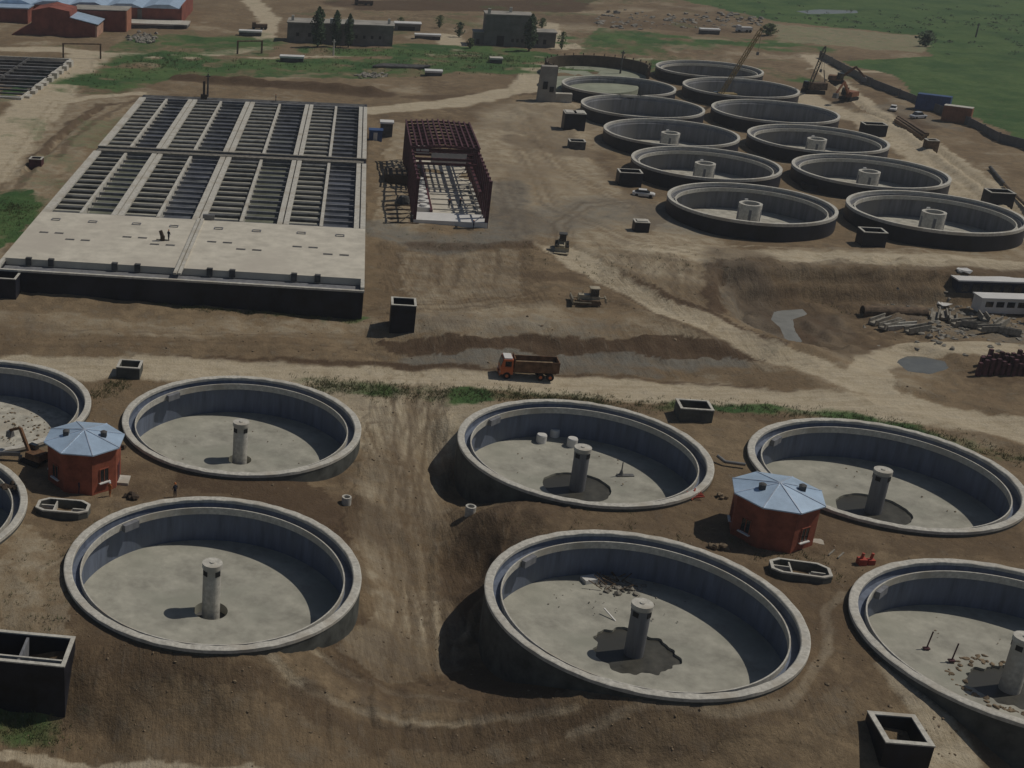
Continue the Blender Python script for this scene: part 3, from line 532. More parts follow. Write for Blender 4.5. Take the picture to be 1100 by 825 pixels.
# half built tank and pale foundation disc
cx, cy = 124.6, 400.5
t = thing('unfinished_tank', 'half built brown tank ring of shuttering at the back of the left row', 'tank', (cx, cy, 2.4))
bm = B(); lathe(bm, [(14.4, -.5), (14.9, -.5), (14.9, 3.6), (14.4, 3.6)], 60, True, a0=R(-30), a1=R(205)); obj('formwork_wall', bm, 'brownform', t)
bm = B()
for k in range(0, 236, 12):
    a = R(-30+k); bar(bm, (15*math.cos(a), 15*math.sin(a), -.4), (15*math.cos(a), 15*math.sin(a), 4.2), .25)
obj('prop', bm, 'wood', t)
bm = B(); lathe(bm, [(0.01, .35), (14.2, .35), (14.2, -.6), (.01, -.6)], 60); obj('floor_slab', bm, 'greenslab', t)
p = gp(640, 100); bm = B(); lathe(bm, [(.01, .5), (13.5, .5), (13.5, -1), (.01, -1)], 64)
o = obj('foundation_disc', bm, 'greenslab'); o.location = (at(632,92,3)[0], at(632,92,3)[1], 2.9); tag(o, 'pale greenish round foundation slab left of the rear tanks', 'foundation')

# ------------------------------------------------------------ the rectangular basin block
t = thing('aeration_basin', 'huge rectangular concrete basin block with four long bays under cross beams', 'basin', (BOX_, BOY_, 0), PHI)
bays = [(1.5, 12.3), (14.5, 26.6), (28.9, 41.4), (43.4, 54.6)]; secs = [(31, 79.3), (83.5, 139.5)]
bm = B(); box(bm, 0, BW, -1.2, -.7, -2, 5.3); box(bm, 0, .5, -.69, .49, -2, 5.3); box(bm, BW-.5, BW, -.69, .49, -2, 5.3); box(bm, 0, .5, .5, BL, -2, 5.5); box(bm, BW-.5, BW, .5, BL, -2, 5.5); box(bm, .5, BW-.5, BL-.5, BL, -2, 5.5); obj('outer_wall', bm, 'bitumen', t)
bm = B(); box(bm, -.08, BW+.08, -1.28, -.75, 5.31, 5.6); obj('front_coping', bm, 'rim', t)
bm = B(); box(bm, .52, BW-.52, -.68, 3.3, 3.2, 4.85); obj('front_trough', bm, 'greywall', t)
bm = B(); box(bm, -.06, BW+.06, 3.32, 30.9, 4.9, BZ); fs = obj('front_slab', bm, 'slab', t)
bm = B(); box(bm, 27.6, 28.1, -.1, 30.9, BZ+.003, BZ+.3); box(bm, 28.3, 28.8, -.1, 30.9, BZ+.003, BZ+.3); obj('joint_kerb', bm, 'rim', t)
bm = B(); box(bm, -.06, .0+.5, -.74, 3.3, 5.302, BZ-.02); box(bm, BW-.5, BW+.06, -.74, 3.3, 5.302, BZ-.02); obj('end_kerb', bm, 'rim', t)
bm = B()
for (t0, t1) in ((79.3, 83.5), (139.5, BL)):
    bm = B(); box(bm, .5, BW-.5, t0, t0+.6, -.5, BZ-.25); obj('cross_wall', bm, 'greywall', t)
    if t1 < 100: bm = B(); box(bm, .5, BW-.5, t1-.6, t1, -.5, BZ-.25); obj('cross_wall', bm, 'greywall', t)
bm = B(); box(bm, .5, BW-.5, 79.1, 79.9, BZ-.248, BZ+.1); box(bm, .5, BW-.5, 81, 81.6, BZ-.8, BZ-.1); box(bm, .5, BW-.5, 82.9, 83.6, BZ-.248, BZ+.08); box(bm, .5, BW-.5, 80.0, 80.9, BZ-1.4, BZ-1.1); obj('cross_walkway', bm, 'stone', t)
bm = B(); box(bm, .5, BW-.5, 140.1, BL-.5, BZ-1.5, BZ-.4); obj('rear_channel', bm, 'darkconc', t)
gaps = [(-.06, 1.5), (12.3, 14.5), (26.6, 28.9), (41.4, 43.4), (54.6, BW+.06)]
for a, b in gaps:
    for (t0, t1) in secs:
        bm = B(); box(bm, a+.3 if a > 0 else .5, b-.3 if b < BW else BW-.5, t0-.1 if t0 > 40 else t0, t1, -.5, BZ-.41)
        obj('dividing_wall', bm, 'greywall', t)
        bm = B()
        if b-a > 1.8: box(bm, a, (a+b)/2-.12, t0, t1-.3, BZ-.4, BZ); box(bm, (a+b)/2+.12, b, t0, t1-.3, BZ-.4, BZ)
        elif a > 50: box(bm, a, a+.5, t0, t1-.3, BZ-.4, BZ); box(bm, a+1.1, b, t0, t1-.3, BZ-.4, BZ)
        else: box(bm, a, b, t0, t1-.3, BZ-.4, BZ)
        obj('walkway', bm, 'rim', t)
nb = 0; rest = B()
for (t0, t1) in secs:
    for k, (a, b) in enumerate(bays):
        m_ = (a+b)/2
        bm = B(); box(bm, m_-.28, m_+.28, t0+.2, t1-1.2, -.4, BZ+.02); obj('mid_wall', bm, 'rim', t)
        for h, (p0, p1) in enumerate(((a-.29, m_-.285), (m_+.285, b+.29))):
            bm = B(); box(bm, p0, p1, t0-.2, t1, -1.5, (5.15 if h == 0 else 4.5)); obj('bay_floor', bm, ('floor' if h == 0 else ('shadefloor' if (k+(t0 > 50)) % 2 or t0 > 50 else 'shadefloor2')), t)  # right halves take the darker floor, shade painted in
for (t0, t1) in secs:
    n = 13 if t0 < 50 else 14
    for i in range(n):
        y = t0+1.2+i*(t1-t0-2)/(n-.6)
        for k, (a, b) in enumerate(bays):
            m_ = (a+b)/2
            for h, (p0, p1) in enumerate(((a+.01, m_-.285), (m_+.285, b-.01))):
                w_ = .75 if h == 0 else .35
                tgt = B() if nb < 100 else rest
                if h == 0: box(tgt, p0, p1, y, y+1.2, BZ-.7, BZ-.4)
                else: box(tgt, p0, p1, y, y+.36, BZ-.9, BZ-.4)
                if nb < 100: obj('cross_beam', tgt, 'beamdark' if h == 0 else 'greywall', t)
                nb += 1
o = obj('cross_beams', rest, 'beam', t); o['kind'] = 'stuff'
for s0 in (0, 14.1, 28.25, 42.3):
    for ds, dt in ((2.5, 17.8), (5.1, 17.8), (7.6, 14.6), (10.2, 14.6)): bm = B(); box(bm, s0+ds, s0+ds+1.5, dt, dt+.75, BZ+.002, BZ+.03); obj('floor_hatch', bm, 'darkconc', t)
for s0 in (0, 14.1, 28.25, 42.3):
    for ds, dt in ((2.8, 25.5), (9.3, 25.3)):
        bm = B()
        for a_, b_, c_, d_ in ((0, 1.5, 0, .15), (0, 1.5, 1.0, 1.15), (0, .15, .16, .99), (1.35, 1.5, .16, .99)): box(bm, s0+ds+a_, s0+ds+b_, dt+c_, dt+d_, BZ+.002, BZ+.12)
        obj('hatch_kerb', bm, 'greywall', t)
for s0 in (3.8, 7.4, 17.5, 21.1, 32.4, 35.9, 45.4, 49): bm = B(); box(bm, s0, s0+.9, 3., 3.7, BZ-.9, BZ+.25); obj('pipe_stub', bm, 'darkconc', t)
bm = B(); box(bm, 28.5, 30.5, 30.95, 31.6, BZ-.3, BZ+.9); obj('gate_frame', bm, 'steel', t)

# second basin at the left edge of the picture
x0, y0 = at(-60,100,4.); 
t = thing('aeration_basin', 'dark beamed basin at the far left edge beside the dirt road', 'basin', (x0-4, y0-4, 0), PHI)
bm = B(); box(bm, 0, 25, 0, .5, -1, 4.6); box(bm, 0, .5, .5, 62, -1, 4.6); box(bm, 24.5, 25, .5, 62, -1, 4.6); box(bm, .5, 24.5, 61.5, 62, -1, 4.6); obj('outer_wall', bm, 'rim', t)
bm = B(); box(bm, .5, 24.5, .5, 61.5, -1, .8); obj('bay_floor', bm, 'shadefloor', t)
for i in range(12): bm = B(); box(bm, .51, 24.49, 2+i*5, 3.1+i*5, 3.6, 4.3); obj('cross_beam', bm, 'greywall' if i % 3 == 0 else 'darkconc', t)
bm = B(); box(bm, 12, 12.5, .51, 61.49, .81, 4.5); obj('mid_wall', bm, 'darkconc', t)
for i in range(9): bm = B(); box(bm, 24.52, 26.4, 3+i*6.5, 6+i*6.5, 2.5, 4.4+.2*(i % 3)); obj('buttress', bm, 'rim', t)

# ------------------------------------------------------------ chambers
def chamber(label, p, w_, d_, z0, z1, rz=PHI, th=.3, wall='bitumen', top='rim', parts=(), lid=None, cat='chamber', group='open concrete chambers'):
    t = thing('concrete_chamber', label, cat, (p[0], p[1], z0), rz, group); h = z1-z0
    def ring(bm, a, b, e=0.):
        box(bm, -e, w_+e, -e, th, a, b); box(bm, -e, w_+e, d_-th, d_+e, a, b); box(bm, -e, th, th, d_-th, a, b); box(bm, w_-th, w_+e, th, d_-th, a, b)
    bm = B(); ring(bm, -1.2, h-.13); obj('wall', bm, wall, t)
    bm = B(); ring(bm, h-.128, h, .04); obj('coping', bm, top, t)
    bm = B(); box(bm, th, w_-th, th, d_-th, -1.2, .1); obj('floor', bm, 'darkconc', t)
    for x in parts: bm = B(); box(bm, x, x+.25, th+.002, d_-th-.002, .1, h-.3); obj('partition', bm, 'greywall', t)
    if lid:
        for (a, b, c, d) in lid: bm = B(); box(bm, a, b, c, d, h+.002, h+.16); obj('lid', bm, 'rim', t)
    return t
c = at(69,716,0)
t = chamber('big black walled open chamber at the lower left corner, split by partitions', (c[0]-9.4*math.cos(PHI), c[1]-9.4*math.sin(PHI)), 9.4, 4.8, -7, 0, parts=(4.9,), th=.35)
bm = B(); box(bm, .36, 9.04, 1.0, 1.2, 6.2, 6.85); obj('inner_beam', bm, 'rim', t)
c = at(952,797,-.6); chamber('square black open chamber at the bottom right below the right tanks', c, 3.9, 4.3, -6, -.6, rz=PHI+.02, th=.42)
c = gp(418,358); chamber('tall black box shaft standing alone right of the basin block', (c[0], c[1]), 3.6, 3.6, .4, 5.3, th=.3)
c = gp(125,406); chamber('small open dark box by the road left of the tank behind the left hut', (c[0], c[1]), 3.2, 3., -.8, 1.2, wall='outer')
c = gp(729,453); chamber('open dark box chamber between the road and the middle back tank', (c[0], c[1]), 4.1, 3.2, -1.2, 1.4, wall='outer')
c = gp(605,140); chamber('tall black double chamber left of the far tank row', (c[0], c[1]), 5, 4.4, 2, 6.6, lid=((.3, 2.2, .4, 4), (2.8, 4.7, .4, 4)))
c = gp(611,161); chamber('low dark chamber on the bank below the tall double one', (c[0], c[1]), 3.6, 3, 2.2, 4.2, wall='darkconc')
c = gp(664,199); chamber('black cube chamber left of a far tank, directly above the white car', (c[0], c[1]), 4.6, 3.6, 2.2, 5.2)
c = gp(681,249); chamber('small black cube chamber alone on the open dirt below the white car', (c[0], c[1]), 2.6, 2.4, 2.2, 4.6, lid=((.4, 2.2, .4, 2.),))
c = gp(925,265); chamber('black box chamber with white open top before the right edge far tank', (c[0], c[1]), 4, 3.4, 2.2, 5.1)
c = gp(1061,222); chamber('black box chamber at the right edge by the haul track', (c[0], c[1]), 4.6, 3.6, 2.4, 5.2)
c = gp(927,147); chamber('black box chamber at the upper right beside the third right row tank', (c[0], c[1]), 5.2, 3.6, 2.4, 5.4)
c = gp(31,180); chamber('small rusty dark cube on the bare bank at the left of the basin block', (c[0], c[1]), 2.6, 2.4, 3.8, 6., wall='rust')
c = gp(995,160); chamber('small dark box at the end of the beam stack on the upper right', (c[0], c[1]), 2.6, 2.4, 2.4, 5., wall='wood')
c = at(0,333,1.); chamber('side chamber joined to the left front corner of the basin block', bst(-6.2, -4.4)[:2], 10.2, 4.2, .4, 5.2, wall='bitumen')
# low round cylinder chamber
p = gp(873,203); t = thing('round_chamber', 'low round black manhole chamber between two far tanks', 'chamber', p)
bm = B(); lathe(bm, [(1.9, -1), (2.3, -1), (2.3, 1.2), (1.9, 1.2)], 40, True); obj('ring', bm, 'bitumen', t)
bm = B(); lathe(bm, [(.01, 1.0), (1.88, 1.0), (1.88, .8), (.01, .8)], 40); obj('lid', bm, 'darkconc', t); bm = B(); tube(bm, (.6, 0, 1), (.6, 0, 1.6), .3); obj('vent', bm, 'steel', t)
# black conduit running from the pale box by the fourth tank
def octchamber(label, px, py, rz, seed):
    t = thing('valve_chamber', label, 'chamber', (*at(px, py, 0), -1.), rz, 'elongated eight sided open chambers beside the huts')
    out = [(-2.9, -.9), (-2., -1.5), (2., -1.5), (2.9, -.9), (2.9, .7), (1.9, 1.5), (-1.9, 1.5), (-2.9, .7)]
    inn = [(x*.9, y*.84) for x, y in out]; bm = B(); n = 8
    A = [[bm.verts.new((x, y, z)) for x, y in q] for q, z in ((out, -1), (out, 1.), (inn, 1.), (inn, -.6))]
    for a, b in zip(A[:-1], A[1:]):
        for i in range(n): j = (i+1) % n; bm.faces.new((a[i], a[j], b[j], b[i]))
    bm.faces.new(A[3]); obj('wall', bm, 'outer', t)
    bm = B(); A = [[bm.verts.new((x*k, y*k2, z)) for x, y in out] for k, k2, z in ((1.01, 1.01, .9), (1.01, 1.01, 1.06), (.9, .84, 1.06), (.9, .84, .9))]
    for a, b in zip(A, A[1:]+A[:1]):
        for i in range(n): j = (i+1) % n; bm.faces.new((a[i], a[j], b[j], b[i]))
    obj('coping', bm, 'rim', t)
    bm = B(); box(bm, -1.0, -.85, -1.25, 1.25, -.59, .85); obj('partition', bm, 'rim', t)
    bm = B(); box(bm, .9, 1.05, -1.2, .1, -.59, .5); obj('partition', bm, 'rim', t)
    bm = B(); box(bm, 1.06, 2.5, -.1, .05, -.59, .75); obj('partition', bm, 'rim', t)
    bm = B(); box(bm, -2.5, -1.01, .2, .35, -.59, .8); obj('partition', bm, 'rim', t)
    q = Matrix.Rotation(.6, 4, 'X'); bm = B(); box(bm, -.75, -.1, -.05, .05, -.4, 1.1, Matrix.Translation((0, -.6, -.3)) @ q); obj('hatch_plate', bm, 'white', t)
    bm = B()
    for _ in range(7): rock(bm, (random.uniform(-1.9, 1.9), random.uniform(-.8, .8), -.5), .35)
    obj('rubble', bm, 'stone', t)
octchamber('elongated eight sided open concrete chamber below the left red hut', 68, 543, PHI, 1)
octchamber('elongated eight sided open concrete chamber below the right red hut', 860, 610, PHI-.12, 2)

# ------------------------------------------------------------ eight sided huts
def hut(label, cx, cy, zg, ze, r, rz):
    t = thing('octagonal_hut', label, 'hut', (cx, cy, zg), rz, 'red eight sided pump huts with blue roofs'); h = ze-zg; rw = r-.45; N = 8
    P8 = lambda rr, z: [Vector((rr*math.cos(R(22.5+45*k)), rr*math.sin(R(22.5+45*k)), z)) for k in range(N)]
    bm = B(); prism(bm, [(v.x, v.y) for v in P8(rw, 0)], -.8, h-.02); wl = obj('wall', bm, 'brick', t)
    bm = B(); a = [bm.verts.new(v) for v in P8(r, h)]; a2 = [bm.verts.new(v) for v in P8(r, h+.14)]; tp = bm.verts.new((0, 0, h+1.25))
    for i in range(N): j = (i+1) % N; bm.faces.new((a[i], a[j], a2[j], a2[i])); bm.faces.new((a2[i], a2[j], tp))
    bm.faces.new(a[::-1]); rf = obj('roof', bm, 'roofblue', t)
    bm = B()
    for v in P8(r, h+.16): bar(bm, v, (0, 0, h+1.28), .12, .08)
    obj('ridge_seam', bm, 'seam', rf)
    for ang, rr in ((192, 2.1), (348, 2.3), (165, 2.6)):
        bm = B(); a_ = R(ang)-rz; x, y = rr*math.cos(a_), rr*math.sin(a_); zz = h+1.25*(1-rr/r)
        box(bm, x-.32, x+.32, y-.32, y+.32, zz-.2, zz+.55); tube(bm, (x, y, zz+.55), (x, y, zz+.7), .42, .2, 10); 
        if ang != 165: obj('roof_vent', bm, 'darkconc', rf)
        else: bm.free()
    ap = rw*math.cos(R(22.5))
    for k, (kind) in ((5, 'win'), (7, 'win'), (6, 'none'), (4, 'win'), (0, 'door'), (2, 'win')):
        q = Matrix.Rotation(R(45*k+45), 4, 'Z') if False else Matrix.Rotation(R(45*k), 4, 'Z')
        if kind == 'win':
            bm = B(); box(bm, ap+.002, ap+.05, -.55, .55, 1.2, 2.7, q); wn = obj('window', bm, 'glass', t)
            bm = B()
            for a0, b0, c0, d0 in ((-.65, -.55, 1.1, 2.8), (.55, .65, 1.1, 2.8), (-.55, .55, 2.7, 2.8), (-.04, .04, 1.2, 2.7)): box(bm, ap+.003, ap+.09, a0, b0, c0, d0, q)
            obj('frame', bm, 'brick', wn)
            bm = B(); box(bm, ap+.004, ap+.3, -.75, .75, .98, 1.098, q); obj('sill', bm, 'white', wn)
        if kind == 'door':
            bm = B(); box(bm, ap+.002, ap+.06, -.6, .6, 0, 2.2, q); dr = obj('door', bm, 'rust', t)
            bm = B(); box(bm, ap+.01, ap+1.3, -1, 1, -.3, .15, q); obj('step', bm, 'rim', t)
    return t
hut('red eight sided hut with pale blue roof between the left tanks', -9.9, 138.0, -1., 3.9, 4.75, PHI)
hut('red eight sided hut with bright ribbed blue roof between the right tanks', 65.7, 127.6, -1., 3.95, 4.9, PHI-R(10))

# ------------------------------------------------------------ steel frame hall
hp = at(445.5,240,2.8); t = thing('steel_frame_hall', 'dark red steel building skeleton right of the basin block, roofed only at its rear', 'building', (hp[0]-.3, hp[1], 2.8), -R(6.5)); HW, HL, HH = 13.3, 50., 8.6
bm = B(); box(bm, 0, HW, 0, 5.5, -.5, .75); box(bm, .3, HW-.3, 5.51, 6.2, -.5, .4); obj('front_slab', bm, 'white', t)
bm = B(); box(bm, .2, HW-.2, 6.21, HL, -.5, .2); obj('floor', bm, 'slab', t)
for i in range(17):
    y = .4+i*3.05
    for x in (.2, HW-.2):
        bm = B(); box(bm, x-.3, x+.3, y-.35, y+.35, -.4, HH-.2); 
        o = obj('column', bm, 'rust', t)
    if i >= 8:
        bm = B(); bar(bm, (0, y, HH-.1), (HW/2, y, HH+.3), .28, .4); bar(bm, (HW/2, y, HH+.3), (HW, y, HH-.1), .28, .4); bar(bm, (0, y, HH-.9), (HW, y, HH-.9), .2)
        for k in range(1, 7): bar(bm, (HW*k/7, y, HH-.9), (HW*k/7, y, HH-.1+.4*(1-abs(2*k/7-1))), .12)
        obj('roof_truss', bm, 'rust', t)
for k in range(13):
    x = HW*k/12; z = HH+.2+.4*(1-abs(2*k/12-1)); bm = B(); bar(bm, (x, 24.5, z), (x, HL, z), .3, .24); obj('purlin', bm, 'rust', t)
for x in (.2, HW-.2):
    bm = B(); bar(bm, (x, .4, HH-.6), (x, HL, HH-.6), .22, .4); bar(bm, (x, .4, 4.4), (x, HL, 4.4), .18, .3); obj('side_beam', bm, 'rust', t)
    for i in range(0, 8): y = .4+i*6.1; bm = B(); bar(bm, (x, y, .2 if i % 2 else 4.4), (x, y+6.1, 4.4 if i % 2 else .2), .14); obj('brace', bm, 'rust', t)
for cx_ in (3.6, 12.2): bm = B(); bar(bm, (cx_, 6.5, .6 if cx_ < 5 else 4.4), (cx_, HL-2, .6 if cx_ < 5 else 4.4), .5, .7); obj('crane_beam', bm, 'rust', t)
for i in range(6): bm = B(); bar(bm, (.3, 24+i*4, 5.6), (HW-.3, 24+i*4, 5.6), .35, .5); obj('tie_beam', bm, 'rust', t)
for i in range(7): bm = B(); box(bm, 1., 3.4, 7.5+i*3.6, 9.6+i*3.6, .21, 1.1+.1*(i % 2)); tube(bm, (2.2, 8.5+i*3.6, 1.1), (2.2, 8.5+i*3.6, 1.5), .7, n=10); obj('plinth', bm, 'white', t)
for i in range(6): bm = B(); box(bm, 4.2, 12.2, 9.5+i*3.8, 9.75+i*3.8, .205, .42); box(bm, 12.3, 12.8, 7+i*3.9, 9.5+i*3.9, .21, 1.); obj('floor_rib', bm, 'rim', t)
bm = B(); box(bm, 4.5, 11.5, 30, 30.3, 4.4, 6.4); box(bm, 1.5, 4, 31, 31.3, 6, 7.5); obj('hung_panel', bm, 'white', t)
# foundation beside it
p = gp(416,240); t = thing('foundation_slab', 'half finished brown foundation grid between basin block and steel hall', 'foundation', (p[0], p[1], 2.6), -R(6.5))
bm = B(); box(bm, 0, 5.8, 0, 34, -.5, .25); obj('slab', bm, 'clod', t)
for i in range(11): bm = B(); box(bm, .1, 5.7, .6+i*3.05, .85+i*3.05, .252, .45); obj('rib', bm, 'wood', t)
bm = B(); box(bm, .2, 7.2, 27.5, 33.8, .61, 2.6); obj('raised_tank', bm, 'brownform', t)
bm = B(); tube(bm, (3.5, 15, .3), (3.5, 15, 1.6), 1.4, .9, 14); obj('heap', bm, 'darkconc', t)
# site sheds
p = gp(396,151); t = thing('site_shed', 'blue site shed against the right side of the basin block', 'shed', p, PHI)
bm = B(); box(bm, 0, 3, 0, 2.4, -.3, 2.3); obj('wall', bm, 'blue', t); bm = B(); box(bm, -.15, 3.15, -.15, 2.55, 2.302, 2.45); obj('roof', bm, 'blue', t); bm = B(); box(bm, 1, 1.9, -.05, -.002, 0, 1.9); obj('door', bm, 'white', t)
p = gp(408,147); t = thing('site_shed', 'small dark shed with a white lid-like roof beside the blue shed', 'shed', p, PHI)
bm = B(); box(bm, 0, 2.8, 0, 2.6, -.3, 3.1); obj('wall', bm, 'darkconc', t); bm = B(); box(bm, -.2, 3., -.2, 2.8, 3.102, 3.5); obj('roof', bm, 'white', t)

# ------------------------------------------------------------ factory, grey buildings
def slabbox(bm, p, w_, d_, h, rz=0): pass
fx, fy = at(195,27,2.5)
t = thing('brick_factory', 'red brick factory with blue-grey roofs and sunlit end wall at the top left', 'building', (fx, fy, 2.5), PHI*.8)
bm = B(); box(bm, -95, -.4, 0, 42, -1, 5.6); obj('wall', bm, 'brickf', t)
bm = B(); box(bm, -.39, 0, -.02, 42, -1, 6.6); obj('end_wall', bm, 'brickf', t)
for k in range(7):
    x0_ = -95+k*13.5; bm = B(); q = [(-.3, 5.62), (4, 6.9), (9.5, 7.0), (13.2, 5.62)]
    a = [bm.verts.new((x0_+x, -.5, z)) for x, z in q]; b = [bm.verts.new((x0_+x, 42, z)) for x, z in q]
    bm.faces.new(a); bm.faces.new(b[::-1])
    for i in range(4): j = (i+1) % 4; bm.faces.new((a[j], a[i], b[i], b[j]))
    obj('roof_bay', bm, 'roofblue', t)
bm = B(); box(bm, -16, -14.4, -.3, -.01, 1, 5.2); obj('pilaster', bm, 'grey', t)
bm = B(); box(bm, -28, 3, -11, -.5, -1, 1.2); obj('low_annex', bm, 'darkconc', t); bm = B(); box(bm, -28.3, 3.3, -11.3, -.45, 1.202, 1.7); obj('annex_roof', bm, 'rim', t); bm = B(); box(bm, -1.6, 2.2, -11.7, -11.31, -1, 1.3); obj('annex_door', bm, 'black', t)
fx, fy = at(136,35,2.5); t = thing('brick_block', 'windowless red brick block with a pale right corner, in front of the factory', 'building', (fx, fy, 2.5), PHI*.8)
bm = B(); box(bm, -19, -.5, 0, 12, -1, 7.); obj('wall', bm, 'brickf', t); bm = B(); box(bm, -.49, 0, -.02, 12, -1, 7.2); obj('end_wall', bm, mat('sunlit_orange_brick', (.42, .18, .11)), t); bm = B(); box(bm, -19.2, .1, -.1, 12.1, 7.21, 7.35); obj('roof', bm, 'greyroof', t)  # end wall brick brightened to carry the sunlight in its colour
fx, fy = at(104,41,2.5); t = thing('brick_gable_hall', 'low red brick hall with broad stepped gable nearest the road, top left', 'building', (fx, fy, 2.5), PHI*.8)
bm = B(); q = [(-29, -1), (-.6, -1), (-.6, 4.2), (-9, 6.2), (-9.2, 8.4), (-16, 9.6), (-22, 8.4), (-22.2, 4), (-29, .4)]
a = [bm.verts.new((x, 0, z)) for x, z in q]; b = [bm.verts.new((x, 14, z)) for x, z in q]; bm.faces.new(a); bm.faces.new(b[::-1])
for i in range(len(q)): j = (i+1) % len(q); bm.faces.new((a[j], a[i], b[i], b[j]))
obj('wall', bm, 'brickf', t)
bm = B(); box(bm, -.59, 0, .1, 14, -1, 4); obj('end_wall', bm, mat('sunlit_pale_brick', (.5, .3, .22)), t)  # paler copy of the brick, sunlight on this end painted in
bm = B(); q = [(-9.1, 6.35), (.5, 4.3), (.5, 4.5), (-9.1, 6.6)]; a = [bm.verts.new((x, -.3, z)) for x, z in q]; b = [bm.verts.new((x, 14.5, z)) for x, z in q]; bm.faces.new(a); bm.faces.new(b[::-1])
for i in range(4): j = (i+1) % 4; bm.faces.new((a[j], a[i], b[i], b[j]))
obj('roof', bm, 'roofblue', t)
fx, fy = at(30,26,2.5); t = thing('brick_wing', 'red brick wing at the extreme top left corner', 'building', (fx, fy, 2.5), PHI*.8)
bm = B(); box(bm, -32, 0, 0, 20, -1, 5.2); obj('wall', bm, 'brickf', t); bm = B(); box(bm, -32.3, .3, -.3, 20.3, 5.21, 5.6); obj('roof', bm, 'roofblue', t)

def plain_building(label, px, py, w_, d_, h, wins, name='grey_building', rz=PHI, roofm='greyroof', chim=(), wallm='grey'):
    x, y = at(px, py, 2.5); t = thing(name, label, 'building', (x, y, 2.5), rz)
    bm = B(); box(bm, 0, w_, 0, d_, -1, h); obj('wall', bm, wallm, t)
    bm = B(); box(bm, -.3, w_+.3, -.3, d_+.3, h+.002, h+.35); rf = obj('roof', bm, roofm, t)
    for x_, y_ in chim: bm = B(); box(bm, x_, x_+.9, y_, y_+.9, h+.35, h+2.); obj('chimney', bm, 'rim', rf)
    for (a, b, c, d) in wins: bm = B(); box(bm, a, b, -.06, -.002, c, d); obj('window' if c > .4 else 'door', bm, 'black', t)
    return t
t = plain_building('long grey single storey building behind three dark poplars', 308, 45, 35, 11, 6.2, [(20+2.6*i, 20.8+2.6*i, 2, 3.) for i in range(5)]+[(3, 4, 2, 3.2), (7, 8, 2, 3.2)], chim=((1, 4), (33, 3)))
for x in (14., 19.5): bm = B(); box(bm, x, x+2.4, -.6, .5, 6.5, 8.2); obj('dormer', bm, 'white', t)
t = plain_building('tall square grey building with a pale roof and black doorway, top centre', 519, 49, 15, 9, 10., [(4.2, 6.6, 0, 3.4), (9, 9.8, 1.5, 2.6), (10.6, 11.4, 1.5, 2.6), (12.2, 13, 1.5, 2.6)], chim=((.5, .5), (8, 6)))
plain_building('low grey wing on the right of the tall square building', 563, 50, 10, 8, 4.6, [(3, 4.4, 1, 2.5), (6, 7, 1, 2.5)])
plain_building('small grey lean-to with a light roof left of the tall square building', 508, 48, 4, 6, 4, [(1, 2, 0, 2)], name='shed')
plain_building('pale low hut with a dark front right of the long grey building', 424, 33, 9, 5, 2.4, [(1, 7, .2, 1.6)], name='shed', roofm='white')
for (px, py, w_, lab) in ((445, 42, 9, 'white flat roofed bunker on the lawn right of the long building'), (300, 66, 7.5, 'white topped bunker in the grass left of the long building'), (456, 82, 5.2, 'low white topped bunker near the pipe stack behind the steel hall'), (256, 38, 8, 'white flat slab roof beside the side road at the top left'), (526, 68, 4, 'small white lid box on the grass below the tall square building'), (752, 36, 7, 'white roofed low hut by the far rubble field')):
    x, y = at(px, py, 2.5); t = thing('bunker', lab, 'bunker', (x, y, 2.4), PHI, 'low white topped bunkers')
    bm = B(); box(bm, .2, w_-.2, .2, 3.3, -.5, 1.2); obj('wall', bm, 'darkconc', t); bm = B(); box(bm, 0, w_, 0, 3.5, 1.202, 1.75); obj('roof', bm, 'white' if px != 526 else 'rim', t)
# tall grey concrete block near the foundation disc
x, y = at(577,109,2.8); t = thing('concrete_block', 'upright grey concrete wall block left of the rear tanks', 'wall', (x, y, 2.6), PHI)
bm = B(); box(bm, 0, 4.6, 0, 3, -.6, 9.4, taper=.25); obj('wall', bm, 'greyroof', t); bm = B(); box(bm, 1, 2.2, -.08, -.002, 3.5, 5.5); box(bm, 2.8, 3.9, -.08, -.002, 2.8, 4.2); obj('opening', bm, 'black', t)
bm = B(); box(bm, 4.65, 9, .5, 2.5, -.6, 2.4); obj('step', bm, 'rim', t)
# pipe gantries
def gantry(label, p1, p2, h=4.2):
    a, b = gp(*p1), gp(*p2); t = thing('pipe_gantry', label, 'gantry', a); d = b-a; rz = math.atan2(d.y, d.x); t.rotation_euler = (0, 0, rz); L = math.hypot(d.x, d.y)
    for x in (0, L): bm = B(); box(bm, x-.25, x+.25, -.25, .25, -.5, h); obj('post', bm, 'wood', t)
    bm = B(); tube(bm, (-.3, 0, h), (L+.3, 0, h), .22, n=8); obj('pipe', bm, 'wood', t)
gantry('brown pipe arch over the dirt road at the top left', (68, 62), (108, 63)); gantry('brown pipe arch over the side road left of the long building', (255, 58), (281, 57), 4.)

